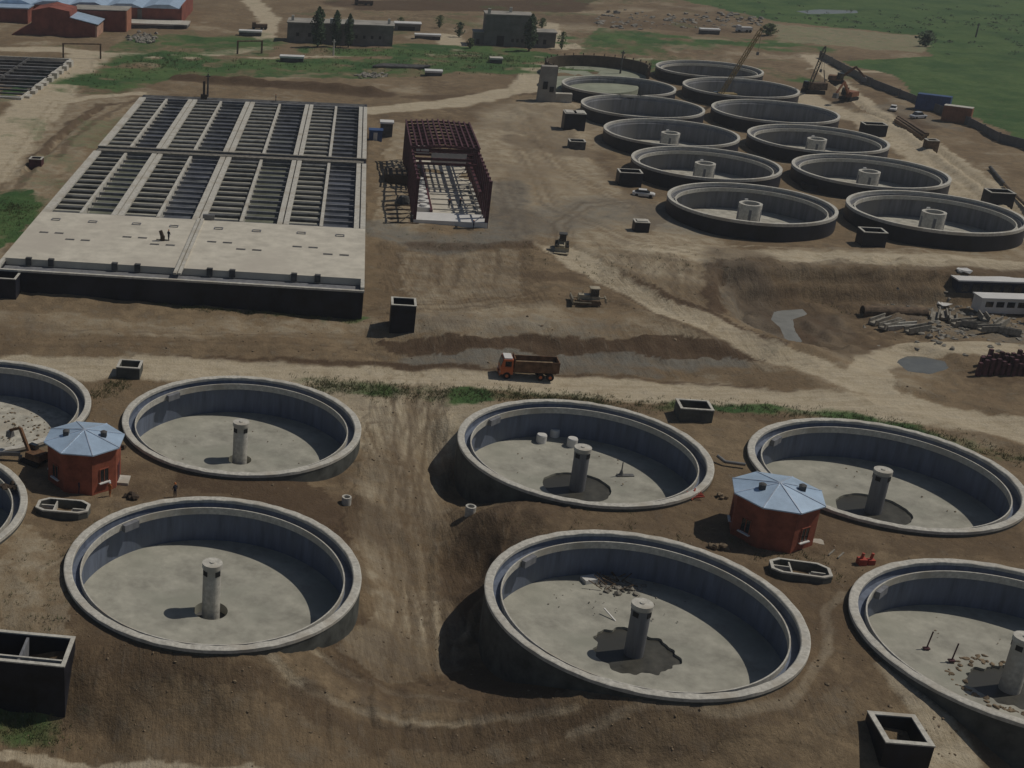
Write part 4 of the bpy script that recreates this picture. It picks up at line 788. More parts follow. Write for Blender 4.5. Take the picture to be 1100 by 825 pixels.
# ------------------------------------------------------------ vehicles and machines
def wheel(bm, x, y, z, r, wd): tube(bm, (x, y-wd/2, z), (x, y+wd/2, z), r, n=18)
def truck(label, loc, rz):
    t = thing('dump_truck', label, 'truck', loc, rz)
    bm = B(); box(bm, -3.9, 3.8, -.45, .45, .75, 1.05); obj('chassis', bm, 'black', t)
    bm = B(); box(bm, -3.9, -2.2, -1.2, 1.2, .7, 1.7); q = [(-3.9, 1.7), (-2.25, 1.7), (-2.25, 2.85), (-3.6, 2.85)]
    a = [bm.verts.new((x, -1.15, z)) for x, z in q]; b = [bm.verts.new((x, 1.15, z)) for x, z in q]; bm.faces.new(a); bm.faces.new(b[::-1])
    for i in range(4): j = (i+1) % 4; bm.faces.new((a[j], a[i], b[i], b[j]))
    cb = obj('cab', bm, 'orange', t)
    bm = B(); box(bm, -.02, 0.02, -1., 1., 0, 1., Matrix.Translation((-3.91, 0, 1.78)) @ Matrix.Rotation(.26, 4, 'Y')); obj('windscreen', bm, 'glass', cb)
    bm = B(); box(bm, -3.35, -2.5, -1.18, -1.155, 1.85, 2.6); box(bm, -3.35, -2.5, 1.155, 1.18, 1.85, 2.6); obj('side_window', bm, 'glass', cb)
    bm = B(); box(bm, -3.5, -2.4, -1., 1., 2.86, 3.05); obj('roof_panel', bm, 'white', cb)
    for s in (-1, 1): bm = B(); box(bm, -3.95, -3.905, s*.95-.15, s*.95+.15, .85, 1.1); obj('headlight', bm, 'white', t)
    bm = B(); box(bm, -4.02, -3.91, -1.2, 1.2, .5, .78); obj('bumper', bm, 'orange', t)
    bm = B(); zb, zt = 1.3, 2.75
    box(bm, -2.0, 3.9, -1.2, 1.2, 1.15, zb); box(bm, -2.0, 3.9, -1.25, -1.15, zb, zt); box(bm, -2.0, 3.9, 1.15, 1.25, zb, zt); box(bm, -2.1, -2.0, -1.25, 1.25, 1.15, zt+.35); box(bm, 3.9, 4.0, -1.25, 1.25, 1.2, zt)
    for k in range(7): box(bm, -1.8+k*.93, -1.7+k*.93, -1.32, -1.252, 1.2, zt); box(bm, -1.8+k*.93, -1.7+k*.93, 1.252, 1.32, 1.2, zt)
    obj('tipper_body', bm, 'bed', t)
    bm = B(); box(bm, -1.95, 3.85, -1.14, 1.14, 1.31, 1.9); 
    for v in bm.verts: v.co.z += random.uniform(0, .3) if v.co.z > 1.8 else 0
    obj('soil_load', bm, 'clod', t)
    for x in (-3.0, 1.6, 2.9):
        for s in (-1, 1):
            bm = B(); wheel(bm, x, s*1.05, .52, .52, .38); wl = obj('wheel', bm, 'black', t); bm = B(); wheel(bm, x, s*1.06, .52, .22, .42); obj('rim', bm, 'orange', wl)
truck('orange cab dump truck with brown tipper body driving left on the dirt road', tuple(gp(566,405)), PHI*.6)
def car(label, loc, rz, col, L=4.3, hh=1.45, name='parked_car'):
    t = thing(name, label, 'car', loc, rz, 'cars parked on the site')
    def loft(bm, secs_):
        rows = [[bm.verts.new(v) for v in ((x, -w, z0), (x, -w, zm), (x, -w*.85, z1), (x, w*.85, z1), (x, w, zm), (x, w, z0))] for x, w, z0, zm, z1 in secs_]
        for p_, q_ in zip(rows[:-1], rows[1:]):
            for i in range(6): j = (i+1) % 6; bm.faces.new((p_[i], p_[j], q_[j], q_[i]))
        bm.faces.new(rows[0][::-1]); bm.faces.new(rows[-1])
    h = L/2; bm = B(); loft(bm, [(-h, .7, .4, .6, .75), (-h+.3, .86, .28, .7, .86), (-.8, .88, .25, .75, .95), (h-.4, .87, .25, .75, .97), (h, .75, .4, .65, .85)]); obj('body', bm, col, t)
    bm = B(); loft(bm, [(-1.15, .76, .88, .9, .95), (-.45, .74, .9, 1.1, hh-.1), (1.0, .74, .9, 1.1, hh-.1), (1.75, .72, .9, .93, .98)]); cb = obj('windows', bm, 'glass', t)
    bm = B(); box(bm, -.5, 1.05, -.64, .64, hh-.1, hh); obj('roof', bm, col, t)
    for x in (-h+.8, h-.85):
        for s in (-1, 1): bm = B(); wheel(bm, x, s*.78, .32, .32, .22); obj('wheel', bm, 'black', t)
    for s in (-1, 1): bm = B(); box(bm, -h-.02, -h+.05, s*.52-.14, s*.52+.14, .58, .72); obj('headlight', bm, 'white', t)
silver = mat('silver_car_paint', (.5, .52, .55), rough=.3, var=.05)
car('white hatchback parked on the dirt beside a black cube chamber', tuple(gp(691,211)), R(160), 'white')
car('silver blue car in front of the blue container', tuple(gp(986,127)), R(200), silver, 4.6, 1.7)
car('small white car left of the silver one on the haul track', tuple(gp(959,119)), R(60), 'white', 3.6)
def dozer(label, loc, rz):
    t = thing('bulldozer', label, 'bulldozer', loc, rz)
    for s in (-1, 1):
        bm = B(); q = [(-1.7, .35), (-1.4, .05), (1.4, .05), (1.75, .4), (1.5, .85), (-1.45, .85)]; a = [bm.verts.new((x, s*.95-.25, z)) for x, z in q]; b = [bm.verts.new((x, s*.95+.25, z)) for x, z in q]
        bm.faces.new(a); bm.faces.new(b[::-1])
        for i in range(6): j = (i+1) % 6; bm.faces.new((a[j], a[i], b[i], b[j]))
        obj('track', bm, 'wood', t)
    bm = B(); box(bm, -1.7, .2, -.6, .6, .6, 1.5, taper=.06); box(bm, .2, 1.5, -.68, .68, .6, 1.35); tube(bm, (-1., .3, 1.5), (-1., .3, 2.), .07); obj('body', bm, 'cream', t)
    bm = B(); box(bm, 0., 1.3, -.62, .62, 1.36, 2.5, taper=.05); cb = obj('cab', bm, 'glass', t); bm = B(); box(bm, -.1, 1.4, -.72, .72, 2.502, 2.65); obj('cab_roof', bm, 'cream', cb)
    bm = B(); q = [(-2.5, .1), (-2.75, .5), (-2.7, 1.05), (-2.55, 1.15), (-2.55, .5), (-2.4, .1)]; a = [bm.verts.new((x, -1.6, z)) for x, z in q]; b = [bm.verts.new((x, 1.6, z)) for x, z in q]; bm.faces.new(a); bm.faces.new(b[::-1])
    for i in range(6): j = (i+1) % 6; bm.faces.new((a[j], a[i], b[i], b[j]))
    obj('blade', bm, 'cream', t)
    bm = B(); [bar(bm, (-2.5, s*1.28, .5), (.2, s*1.28, .5), .14) for s in (-1, 1)]; obj('push_arm', bm, 'cream', t)
    bm = B(); bar(bm, (1.6, 0, .9), (2.5, 0, 1.1), .2); [bar(bm, (2.4, y, 1.2), (2.55, y, .2), .12) for y in (-.6, 0, .6)]; bar(bm, (2.4, -.8, 1.1), (2.4, .8, 1.1), .15); obj('ripper', bm, 'cream', t)
dozer('beige bulldozer with dark cab, blade to the left, on the graded dirt', tuple(gp(632,326)), PHI)
def loader(label, loc, rz):
    t = thing('wheel_loader', label, 'loader', loc, rz)
    bm = B(); box(bm, -.2, 2.2, -.75, .75, .7, 1.6, taper=.08); box(bm, -1.6, -.2, -.45, .45, .6, 1.1); obj('body', bm, 'cream', t)
    bm = B(); box(bm, -.3, 1.0, -.6, .6, 1.601, 2.7, taper=.06); cb = obj('cab', bm, 'glass', t); bm = B(); box(bm, -.4, 1.1, -.7, .7, 2.702, 2.85); obj('cab_roof', bm, 'darkconc', cb)
    for x in (-1.2, 1.4):
        for s in (-1, 1): bm = B(); wheel(bm, x, s*.95, .62, .62, .42); obj('wheel', bm, 'black', t)
    bm = B(); [bar(bm, (-.3, s*.4, 1.3), (-2.3, s*.4, .5), .16, .3) for s in (-1, 1)]; obj('lift_arm', bm, 'cream', t)
    bm = B(); q = [(-2.2, .1), (-3.1, .1), (-3.15, .2), (-2.4, .3), (-2.3, .9), (-2.5, 1.1), (-2.2, 1.)]; a = [bm.verts.new((x, -1.2, z)) for x, z in q]; b = [bm.verts.new((x, 1.2, z)) for x, z in q]; bm.faces.new(a); bm.faces.new(b[::-1])
    for i in range(len(q)): j = (i+1) % len(q); bm.faces.new((a[j], a[i], b[i], b[j]))
    obj('bucket', bm, 'cream', t)
loader('small pale wheel loader with a dark cab facing the camera on open dirt', tuple(gp(603,268)), R(75))
def excavator(label, loc, rz, paint, s=1., up=False):
    t = thing('excavator', label, 'excavator', loc, rz)
    def S(v): return tuple(c*s for c in v)
    for k in (-1, 1):
        bm = B(); q = [(-1.9, .4), (-1.6, .05), (1.6, .05), (1.9, .4), (1.6, .85), (-1.6, .85)]; a = [bm.verts.new(S((x, k*1.1-.28, z))) for x, z in q]; b = [bm.verts.new(S((x, k*1.1+.28, z))) for x, z in q]; bm.faces.new(a); bm.faces.new(b[::-1])
        for i in range(6): j = (i+1) % 6; bm.faces.new((a[j], a[i], b[i], b[j]))
        obj('track', bm, 'black', t)
    bm = B(); box(bm, *S((-1.0, 2.0, -1.2, 1.2, .95, 2.0)), taper=.08); tube(bm, S((0, 0, .6)), S((0, 0, .95)), .7*s); obj('body', bm, paint, t)
    bm = B(); box(bm, *S((-1.5, .1, .25, 1.2, 1.2, 2.8)), taper=.08); obj('cab', bm, 'glass', t)
    e = (-3.6, -.2, 4.4) if not up else (-2.6, -.2, 5.4); f_ = (-6., -.2, 2.2) if not up else (-4.8, -.2, 4.4)
    bm = B(); bar(bm, S((-.8, -.2, 1.6)), S(e), .4*s, .55*s); obj('boom', bm, paint, t)
    bm = B(); bar(bm, S(e), S(f_), .32*s, .4*s); bar(bm, S((-1.8, -.2, 3.4)), S((e[0]-.3, -.2, e[2]+.3)), .12*s); obj('stick', bm, paint, t)
    bm = B(); box(bm, *S((f_[0]-.5, f_[0]+.5, -.75, .35, f_[2]-1.1, f_[2]-.1)), taper=.12*s); obj('bucket', bm, 'steel', t)
excavator('orange excavator with its arm lowered by the far track, nearest the tank row', tuple(gp(911,108)), R(35), 'brownc', 1.2)
excavator('dark orange excavator farther along the track, behind the other', tuple(gp(898,90)), R(150), 'bed', 1.2)
excavator('rusty brown excavator with a raised arm left of the left red hut', tuple(gp(37,497)), R(-35), 'bed', .75, True)
def crane(label, base, tip_px, tip_z, cols, name='crawler_crane'):
    b = gp(*base); t = thing(name, label, 'crane', b)
    for s in (-1, 1): bm = B(); box(bm, -2.6, 2.6, s*1.7-.4, s*1.7+.4, 0, 1., taper=.1); obj('track', bm, 'black', t)
    bm = B(); box(bm, -1.5, 3.2, -1.5, 1.5, 1.1, 3., taper=.1); obj('body', bm, cols[0], t); bm = B(); box(bm, -2.6, -1.52, .2, 1.5, 1.1, 3.2, taper=.06); obj('cab', bm, 'glass', t)
    tx, ty = at(*tip_px, tip_z); tip = Vector((tx, ty, tip_z))-b; tip.y *= 1; root = Vector((-1.2, 0, 2))
    d = tip-root; L = d.length; n = int(L/1.6); q = d.to_track_quat('X', 'Z'); bm = B(); ww = .38
    c4 = [Vector((0, y*ww, z*ww)) for y, z in ((-1, -1), (1, -1), (1, 1), (-1, 1))]
    P_ = [[root+q@(c+Vector((L*i/n, 0, 0))) if 0 < i < n else root+d*(i/n)+q@(c*.3) for c in c4] for i in range(n+1)]
    for i in range(n):
        for k in range(4): bar(bm, P_[i][k], P_[i+1][k], .13); bar(bm, P_[i][k], P_[i+1][(k+1) % 4], .08)
    obj('boom', bm, cols[1], t)
    bm = B(); bar(bm, (2.8, 0, 3), (1.8, 0, 6.5), .2); bar(bm, (1.8, 0, 6.5), tuple(tip), .07); bar(bm, tuple(tip), tuple(tip-Vector((0, 0, 6))), .06); box(bm, tip.x-.25, tip.x+.25, tip.y-.25, tip.y+.25, tip.z-6.8, tip.z-6); obj('cable', bm, 'steel', t)
crane('crane with a thin yellowish boom leaning right above the rear tanks', (776, 112), (819, 30), 24., ('yellow', 'yellow'))
crane('crane with a short dark lattice mast behind the right tank row', (873, 100), (887, 50), 17., ('wood', 'darkconc'))
# containers and cabins
def container(label, loc, rz, L, col, top, h=2.6, name='shipping_container'):
    t = thing(name, label, 'container', loc, rz); bm = B(); box(bm, 0, L, 0, 2.4, 0, h)
    n = int(L/.6)
    for k in range(n): box(bm, .2+k*.6, .45+k*.6, -.05, -.001, .2, h-.2)
    obj('body', bm, col, t); bm = B(); box(bm, -.03, L+.03, -.03, 2.43, h+.002, h+.1); obj('roof', bm, top, t)
    bm = B(); box(bm, L+.002, L+.06, .1, 1.15, .15, h-.15); box(bm, L+.002, L+.06, 1.25, 2.3, .15, h-.15); obj('door', bm, col, t)
container('long blue container by the fence at the upper right', tuple(gp(982,117)), R(-38), 8, 'blue', 'blue', 4)
container('rust brown container with a pale roof right of the blue one', tuple(gp(1010,130)), R(-38), 6.5, 'brownc', 'rim', 4)
def cabin(label, loc, rz, L, h, back=False):
    t = thing('site_cabin', label, 'cabin', loc, rz); bm = B(); box(bm, 0, L, 0, 2.6, .3, h); obj('wall', bm, 'white' if not back else 'navy', t)
    bm = B(); box(bm, -.2, L+.2, -.25, 2.8, h+.002, h+.22); obj('roof', bm, 'white', t)
    bm = B(); [box(bm, x, x+.5, .2, 2.4, -.6, .3) for x in (.5, L/2, L-1)]; obj('skid', bm, 'black', t)
    for i in range(int(L/1.7)):
        bm = B(); box(bm, .7+i*1.7, 1.9+i*1.7, -.05, -.002, 1.35 if i != 4 else .4, h-.45)
        obj('window' if i != 4 else 'door', bm, 'glass', t)
p = gp(1051,338); cabin('white site cabin with a strip of dark windows at the right edge of the pit', tuple(p), PHI*.3, 11.5, 2.7)
cabin('second site cabin behind the first, white roof over a dark blue wall', (p[0]-.8, p[1]+6, p[2]+.6), PHI*.3, 14, 3.1, True)
cabin('dark site cabin at the right edge in front of the white cabins', (p[0]+6.2, p[1]-5.5, p[2]-.3), PHI*.3, 6, 2.5, True)

# fence
fp = [gp(x, y) for x, y in ((880, 62), (905, 76), (935, 92), (965, 104), (1000, 118), (1040, 135), (1072, 152), (1100, 160), (1150, 182))]
t = thing('site_fence', 'long grey sheet fence between the haul track and the green meadow', 'fence', tuple(fp[0])); o0 = fp[0]
for a, b in zip(fp[:-1], fp[1:]):
    d = b-a; n = max(1, int(d.length/9))
    for i in range(n):
        p, q = a+d*(i/n)-o0, a+d*((i+.97)/n)-o0; bm = B(); bar(bm, p+Vector((0, 0, .9)), q+Vector((0, 0, .9+.15*random.random())), .1, 2.3); obj('panel', bm, 'fence', t)
        bm = B(); box(bm, p.x-.15, p.x+.15, p.y-.25, p.y+.1, p.z-.5, p.z+2.3); obj('post', bm, 'steel', t)

# ------------------------------------------------------------ loose things
def single(name, bm, m, loc, rz, label, cat, group=None):
    o = obj(name, bm, m); o.location = loc; o.rotation_euler = (0, 0, rz); return tag(o, label, cat, group)
# barrels in tank B
for k, (px, py) in enumerate(((581, 476), (595, 470), (614, 480))):
    bm = B(); lathe(bm, [(.01, 0), (.6, 0), (.68, .15), (.68, 1.15), (.6, 1.3), (.01, 1.3)], 20); single('barrel', bm, 'white', (*at(px, py, -5.2), -5.2), 0, ['leftmost white barrel on the floor of the middle back tank', 'rear white barrel on the floor of the middle back tank', 'white barrel just behind the column of the middle back tank'][k], 'barrel', 'white barrels in the tank')
x, y = at(667, 511, -5.2); bm = B(); box(bm, -.5, 1.6, -.3, .3, 0, .15); tube(bm, (0, 0, .1), (0, 0, 1.9), .1, .07); tube(bm, (0, 0, .1), (0, 0, .7), .3, .15); single('post', bm, 'steel', (x, y, -5.2), 0, 'thin upright post right of the puddle in the middle back tank', 'post')
# debris in E
x, y = at(629, 629, -5.1); bm = B(); box(bm, 0, 1.7, 0, 1.1, 0, .55); box(bm, 1.8, 2.3, .2, .9, 0, .3); single('crate', bm, 'white', (x, y, -5.1), .3, 'white crate on the floor of the biggest looking tank', 'crate')
bm = B(); bm2 = B()
for _ in range(60): x, y = at(random.gauss(668, 14), random.gauss(630, 5), -5.1); rock(bm, (x, y, -5.0), random.uniform(.2, .9))
for _ in range(40): x, y = at(random.uniform(580, 740), random.gauss(640, 12), -5.1); rock(bm, (x, y, -5.05), random.uniform(.1, .3))
tag(obj('debris_heap', bm, 'stone'), 'heap of broken bits on the floor behind the column in the middle foreground tank', 'debris', kind='stuff')
bm = B()
for i in range(14):
    x, y = at(random.gauss(665, 12), random.gauss(628, 4), -5.1); a = random.random()*3; bar(bm, (x, y, -4.9), (x+math.cos(a)*1.5, y+math.sin(a)*1.5, -4.6+random.random()*.5), .08)
tag(obj('timber_scraps', bm, 'wood'), 'scattered dark timber scraps on the debris heap in the foreground tank', 'timber', kind='stuff')
x, y = at(661, 668, -5.4); bm = B(); bar(bm, (x, y, -5.3), (x-.9, y+1.3, -4.6), .12); tag(obj('plank', bm, 'white'), 'single pale plank leaning at the puddle edge left of the column', 'plank')
# rods in F
for k, ((a, b), lab) in enumerate(((((995, 697), (1001, 680)), 'left thin rod standing on the floor of the right edge tank'), (((1022, 710), (1030, 690)), 'right thin rod standing on the floor of the right edge tank'))):
    x, y = at(*a, -5.1); bm = B(); tube(bm, (0, 0, 0), (.35, .2, 1.9), .07); box(bm, -.3, .3, -.2, .2, 0, .15); single('rod', bm, 'rust', (x, y, -5.1), 0, lab, 'rod')
bm = B()
for _ in range(130):
    a = random.random()*6.28; r_ = 3.7+random.random()*1.6; rock(bm, (FRONT['F'][0]+r_*math.cos(a), FRONT['F'][1]+r_*math.sin(a), -5.3), random.uniform(.2, .7))
tag(obj('rubble', bm, 'clod'), 'rubble ring around the column of the right edge tank', 'rubble', kind='stuff')
bm = B()
for _ in range(500):
    a = random.random()*6.28; r_ = 13*math.sqrt(random.random()); rock(bm, (FRONT['G'][0]+r_*math.cos(a), FRONT['G'][1]+r_*math.sin(a), -5.1), random.uniform(.1, .5))
for k in 'ABCF':
    for _ in range(60): a = random.random()*6.28; r_ = 4.6+8.8*math.sqrt(random.random()); rock(bm, (FRONT[k][0]+r_*math.cos(a), FRONT[k][1]+r_*math.sin(a), -5.08), random.uniform(.05, .3))
tag(obj('litter', bm, 'clod'), 'small dirt crumbs scattered over the tank floors', 'litter', kind='stuff')
# manholes
for (px, py, r_, h, lab, m) in ((372, 541, .55, .9, 'short concrete pipe standing on the ridge right of the left nearest tank', 'rim'), (505, 552, .6, 1.0, 'short concrete manhole pipe between the two middle tanks', 'rim')):
    p = gp(px, py); bm = B(); lathe(bm, [(r_*.7, -.5), (r_, -.5), (r_, h), (r_*.7, h)], 24, True); single('manhole_pipe', bm, m, p, 0, lab, 'pipe', 'short standing concrete pipes')
for px, py, s, lab, m in ((12, 524, 1.3, 'dark soil clump beside the left edge tank rim', 'bark'), (141, 535, 1.3, 'dark round clump above the left nearest tank', 'bark'), (766, 589, 1.2, 'dark stone lump at the rim of the foreground middle tank', 'clod'), (774, 535, .8, 'little dark lump left of the right red hut', 'clod'), (130, 482, .9, 'dark bush-like lump right of the left red hut', 'bark')):
    p = gp(px, py); bm = B()
    for _ in range(9): rock(bm, (random.gauss(0, s*.35), random.gauss(0, s*.25), .1+random.random()*.4), s*.7)
    single('soil_clump', bm, m, p, 0, lab, 'clump')
p = gp(740, 536); bm = B(); [bar(bm, (0, i*.3, .1+.1*i), (1.6, i*.35-.3, .5), .14) for i in range(4)]; bar(bm, (.2, -.4, .1), (.9, .9, .9), .16); single('trestle', bm, 'redp', p, 0, 'red metal trestle at the right rim of the middle back tank', 'trestle')
p = gp(926, 606); bm = B(); box(bm, -.5, .3, -.4, .4, 0, .7); box(bm, .5, 1.2, -.3, .3, 0, .6); [tube(bm, (x, 0, .7), (x+.1, 0, 1.3), .15) for x in (-.2, .8)]; single('pump', bm, 'redp', p, 0, 'red pump units on the dirt right of the eight sided chamber', 'pump')
for k, (px, py) in enumerate(((890, 597), (900, 600))): p = gp(px, py); bm = B(); bar(bm, (0, 0, .08), (1.1, 1.1, .1), .14); single('plank', bm, 'stone', p, 0, ['left pale plank on the ground beside the right eight sided chamber', 'right pale plank on the ground beside the right eight sided chamber'][k], 'plank')
p = gp(836, 577); bm = B(); [rock(bm, (i*.6-.5, -.1*i, .3), .9) for i in range(3)]; single('stone', bm, 'rim', p, 0, 'pale broken stone between right red hut and its chamber', 'stone')
# cut pipe / beam by hut left
a, b = gp(-6, 494), gp(22, 495); bm = B(); bar(bm, a+Vector((0, 0, .9)), b+Vector((0, 0, .9)), .3, .5); [box(bm, q.x-.2, q.x+.2, q.y-.2, q.y+.2, q.z-.3, q.z+.7) for q in (a, b)]; tag(obj('steel_beam', bm, 'steel'), 'grey beam on low supports at the left edge beside the rusty excavator', 'beam')
a, b = gp(778, 500), gp(800, 503); bm = B(); tube(bm, a+Vector((0, 0, .5)), b+Vector((0, 0, .5)), .2); tube(bm, a+Vector((0, 0, .5)), a+Vector((-.6, 1, .8)), .2); tag(obj('pipe', bm, 'steel'), 'grey bent pipe behind the right red hut', 'pipe')
# beam piles upper right
for k in range(3):
    a, b = gp(962+k*1.5, 131-k), gp(992+k*1.5, 150-k); bm = B(); bar(bm, a+Vector((0, 0, .4+.2*k)), b+Vector((0, 0, .4+.2*k)), .9, .8); tag(obj('steel_beam', bm, 'wood'), ['lowest long brown beam in the stack by the haul track', 'middle long brown beam in the stack by the haul track', 'top long brown beam in the stack by the haul track'][k], 'beam', 'stacked beams')
a, b = gp(1063, 182), gp(1078, 200); bm = B(); tube(bm, a+Vector((0, 0, .5)), b+Vector((0, 0, .5)), .35); tag(obj('pipe', bm, 'darkconc'), 'dark pipe length lying on the haul track verge', 'pipe')
a, b = gp(1079, 201), gp(1110, 232); bm = B(); tube(bm, a+Vector((0, 0, .6)), b+Vector((0, 0, .6)), .35); tag(obj('pipe', bm, 'clod'), 'brown pipe length running to the right edge from the dark pipe', 'pipe')
# precast pieces in the pit
gi = 0
spots = [(944, 347, 38, 5), (957, 352, 30, 5), (968, 354, 8, 5.5), (985, 357, 15, 4), (1003, 343, 60, 4), (1012, 341, 65, 4), (1022, 345, 62, 4), (1034, 350, 20, 4.5), (1046, 352, -20, 4), (1055, 344, 70, 3.5), (1063, 357, 10, 4), (1075, 350, 40, 3.5), (1084, 360, -30, 3)]
words = ['end', 'second', 'third', 'fourth', 'fifth', 'sixth', 'seventh', 'eighth', 'ninth', 'tenth', 'eleventh', 'twelfth', 'last']
for (px, py, a, L), wd in zip(spots, words):
    p = gp(px, py); bm = B(); box(bm, -L/2, L/2, -.6, .6, 0, .35); box(bm, -L/2, L/2, -.6, -.4, .352, .9); box(bm, -L/2, L/2, .4, .6, .352, .9)
    q = single('precast_beam', bm, 'stone' if a != 8 else 'rim', p+Vector((0, 0, .1+.2*random.random())), R(a), 'pale precast concrete piece in the pit, %s of its row from left' % wd, 'concrete beam', 'precast pieces lying in the pit'); q.rotation_euler = (random.uniform(-.15, .15), random.uniform(-.1, .1), R(a))
bm = B()
for _ in range(260): p = gp(random.uniform(1000, 1095), random.gauss(352, 8)) if _ < 90 else gp(random.gauss(1030, 45), random.gauss(345, 14)); rock(bm, p, random.uniform(.3, 1.3))
tag(obj('rubble', bm, 'stone'), 'broken concrete rubble spread through the pit at the right', 'rubble', kind='stuff')
p = gp(925, 340); t = thing('pipe_string', 'long brown rolled pipe lying in the pit left of the precast pieces', 'pipe', p, R(-3)); bm = B(); lathe(bm, [(.75, 0), (.95, 0), (.95, 10), (.75, 10)], 20, True); bmesh.ops.rotate(bm, matrix=Matrix.Rotation(R(90), 3, 'Y'), verts=bm.verts); bmesh.ops.translate(bm, vec=(0, 0, .9), verts=bm.verts); obj('shell', bm, 'wood', t)
for (px, py, s, lab) in ((1029, 303, .9, 'upper white sack on the bank above the pit'), (1030, 311, 1.1, 'lower white sack on the bank above the pit'), (1013, 328, 1.1, 'pale flat sheet lying left of the cabins')):
    p = gp(px, py); bm = B(); rock(bm, (0, 0, .2), s*2.2, .25); single('sack', bm, 'white', p, 0, lab, 'sack')
# pile group lower right
t = thing('pile_cluster', 'dense cluster of dark standing piles in the ground at the right edge', 'piles', gp(1075, 405)); o0 = Vector(t.location)
for r_ in range(3):
    for i in range(9):
        p = gp(1050+i*6.2+r_*2, 404-r_*5); bm = B(); h = random.uniform(1.6, 2.9); q = p-o0; box(bm, q.x-.28, q.x+.28, q.y-.28, q.y+.28, q.z-.5, q.z+h, taper=.04); obj('pile', bm, 'rust', t)
# puddles (water lying in hollows)
for (wp, wz), (nm, mm) in zip(WATER, (('mud_pool', 'greymud'), ('puddle', 'water'), ('pond', 'water'))):
    bm = B(); vs = [bm.verts.new((x, y, wz)) for x, y in wp]; bm.faces.new(vs); o = obj(nm, bm, mm); o['kind'] = 'structure'
# rear rubble and stacks
bm = B()
for _ in range(160): x, y = at(random.uniform(640, 820), random.gauss(22, 5), 2.3); rock(bm, (x, y, 2.4), random.uniform(.8, 3), .5)
for _ in range(60): x, y = at(random.gauss(397, 8), random.gauss(81, 2), 2.6); rock(bm, (x, y, 2.7), random.uniform(.6, 1.8), .5)
for _ in range(80): x, y = at(random.gauss(153, 8), random.gauss(42, 3), 2.5); rock(bm, (x, y, 2.8), random.uniform(.8, 2.6), .7)
tag(obj('rubble', bm, 'stone'), 'pale rubble heaps far behind the site', 'rubble', kind='stuff')
for k in range(6):
    a, b = gp(400+k*2, 73-.4*k), gp(452+k*2, 75-.4*k); bm = B(); tube(bm, a+Vector((0, 0, .5)), b+Vector((0, 0, .5)), .4, n=8); tag(obj('pipe', bm, 'darkconc'), 'long dark pipe behind the steel hall, %s from the front of its bundle' % words[k].replace('end', 'first'), 'pipe', 'bundle of long pipes')
for px, py, w_, lab in ((275, 32, 4, 'far brown truck-like shed by the side road'), (385, 6, 6, 'brown heap machine at the far top centre'), (796, 35, 4, 'white van at the far rubble field')):
    p = gp(px, py); t = thing('site_vehicle', lab, 'vehicle', p); bm = B(); box(bm, 0, w_, 0, 2.2, .5, 1.9); box(bm, -1.4, -.02, .1, 2.1, .5, 2.5, taper=.1); obj('body', bm, 'wood' if px < 700 else 'white', t)
    for x in (-.8, w_*.5, w_-.7): bm = B(); wheel(bm, x, 0, .5, .5, .3); wheel(bm, x, 2.2, .5, .5, .3); obj('wheel', bm, 'black', t)
# utility pole top centre
for px, py, h, lab in ((358, 60, 5, 'pale square post on the lawn before the long building'), (223, 104, 6, 'dark mast at the rear of the basin block'), (666, 80, 7, 'thin post beside the half built ring'), (1048, 40, 5, 'thin post out on the green meadow')):
    p = gp(px, py); bm = B(); tube(bm, (0, 0, -.4), (0, 0, h), .3, .2, 8); box(bm, -.6, .6, -.1, .1, h-.8, h-.5); single('post', bm, 'rim' if px == 358 else 'darkconc', p, 0, lab, 'post')

# ------------------------------------------------------------ people
def person(label, loc, rz, top='navy', pose=0):
    t = thing('person', label, 'person', loc, rz)
    V = [(0, 0, .95), (0, 0, 1.15), (0, 0, 1.4), (0, 0, 1.5), (0, 0, 1.62), (.02, .1, .92), (.06, .1, .5), (.0+.12*pose, .11, .08), (.12+.12*pose, .11, .04), (.02, -.1, .92), (0, -.1, .5), (-.05-.1*pose, -.11, .08), (.08-.1*pose, -.11, .04), (0, .2, 1.4), (.02, .27, 1.15), (.12+.15*pose, .27, .95), (0, -.2, 1.4), (.02, -.27, 1.15), (.12, -.28, .93)]
    E_ = [(0, 1), (1, 2), (2, 3), (3, 4), (0, 5), (5, 6), (6, 7), (7, 8), (0, 9), (9, 10), (10, 11), (11, 12), (2, 13), (13, 14), (14, 15), (2, 16), (16, 17), (17, 18)]
    rad = [.15, .15, .16, .06, .1, .1, .075, .05, .045, .1, .075, .05, .045, .075, .05, .04, .075, .05, .04]
    me = bpy.data.meshes.new('body'); me.from_pydata(V, E_, []); o = bpy.data.objects.new('body', me); COL.objects.link(o); o.parent = t; me.materials.append(M_[top])
    o.modifiers.new('skin', 'SKIN'); 
    for i, r_ in enumerate(rad): me.skin_vertices[0].data[i].radius = (r_, r_)
    me.skin_vertices[0].data[0].use_root = True
    s = o.modifiers.new('sub', 'SUBSURF'); s.levels = s.render_levels = 1
    bm = B(); bmesh.ops.create_uvsphere(bm, u_segments=10, v_segments=8, radius=.105, matrix=Matrix.Translation((0.02, 0, 1.66)) @ Matrix.Diagonal((1, .85, 1.15, 1))); obj('head', bm, 'skin', t)
    bm = B(); lathe(bm, [(.15, 1.7), (.13, 1.71), (.125, 1.76), (.08, 1.83), (.01, 1.85)], 12); obj('helmet', bm, 'hivis' if top != 'hivis' else 'white', t)
person('person in dark clothes near the front of the left red hut, standing alone', gp(85,530), 0)
person('person in an orange jacket walking right of the left red hut', gp(118,533), 1., 'hivis', 1)
person('person in dark clothes standing on the rear rim side of the left nearest tank', gp(188,534), 2.)
b0 = bst(23.4, 17.2, BZ)
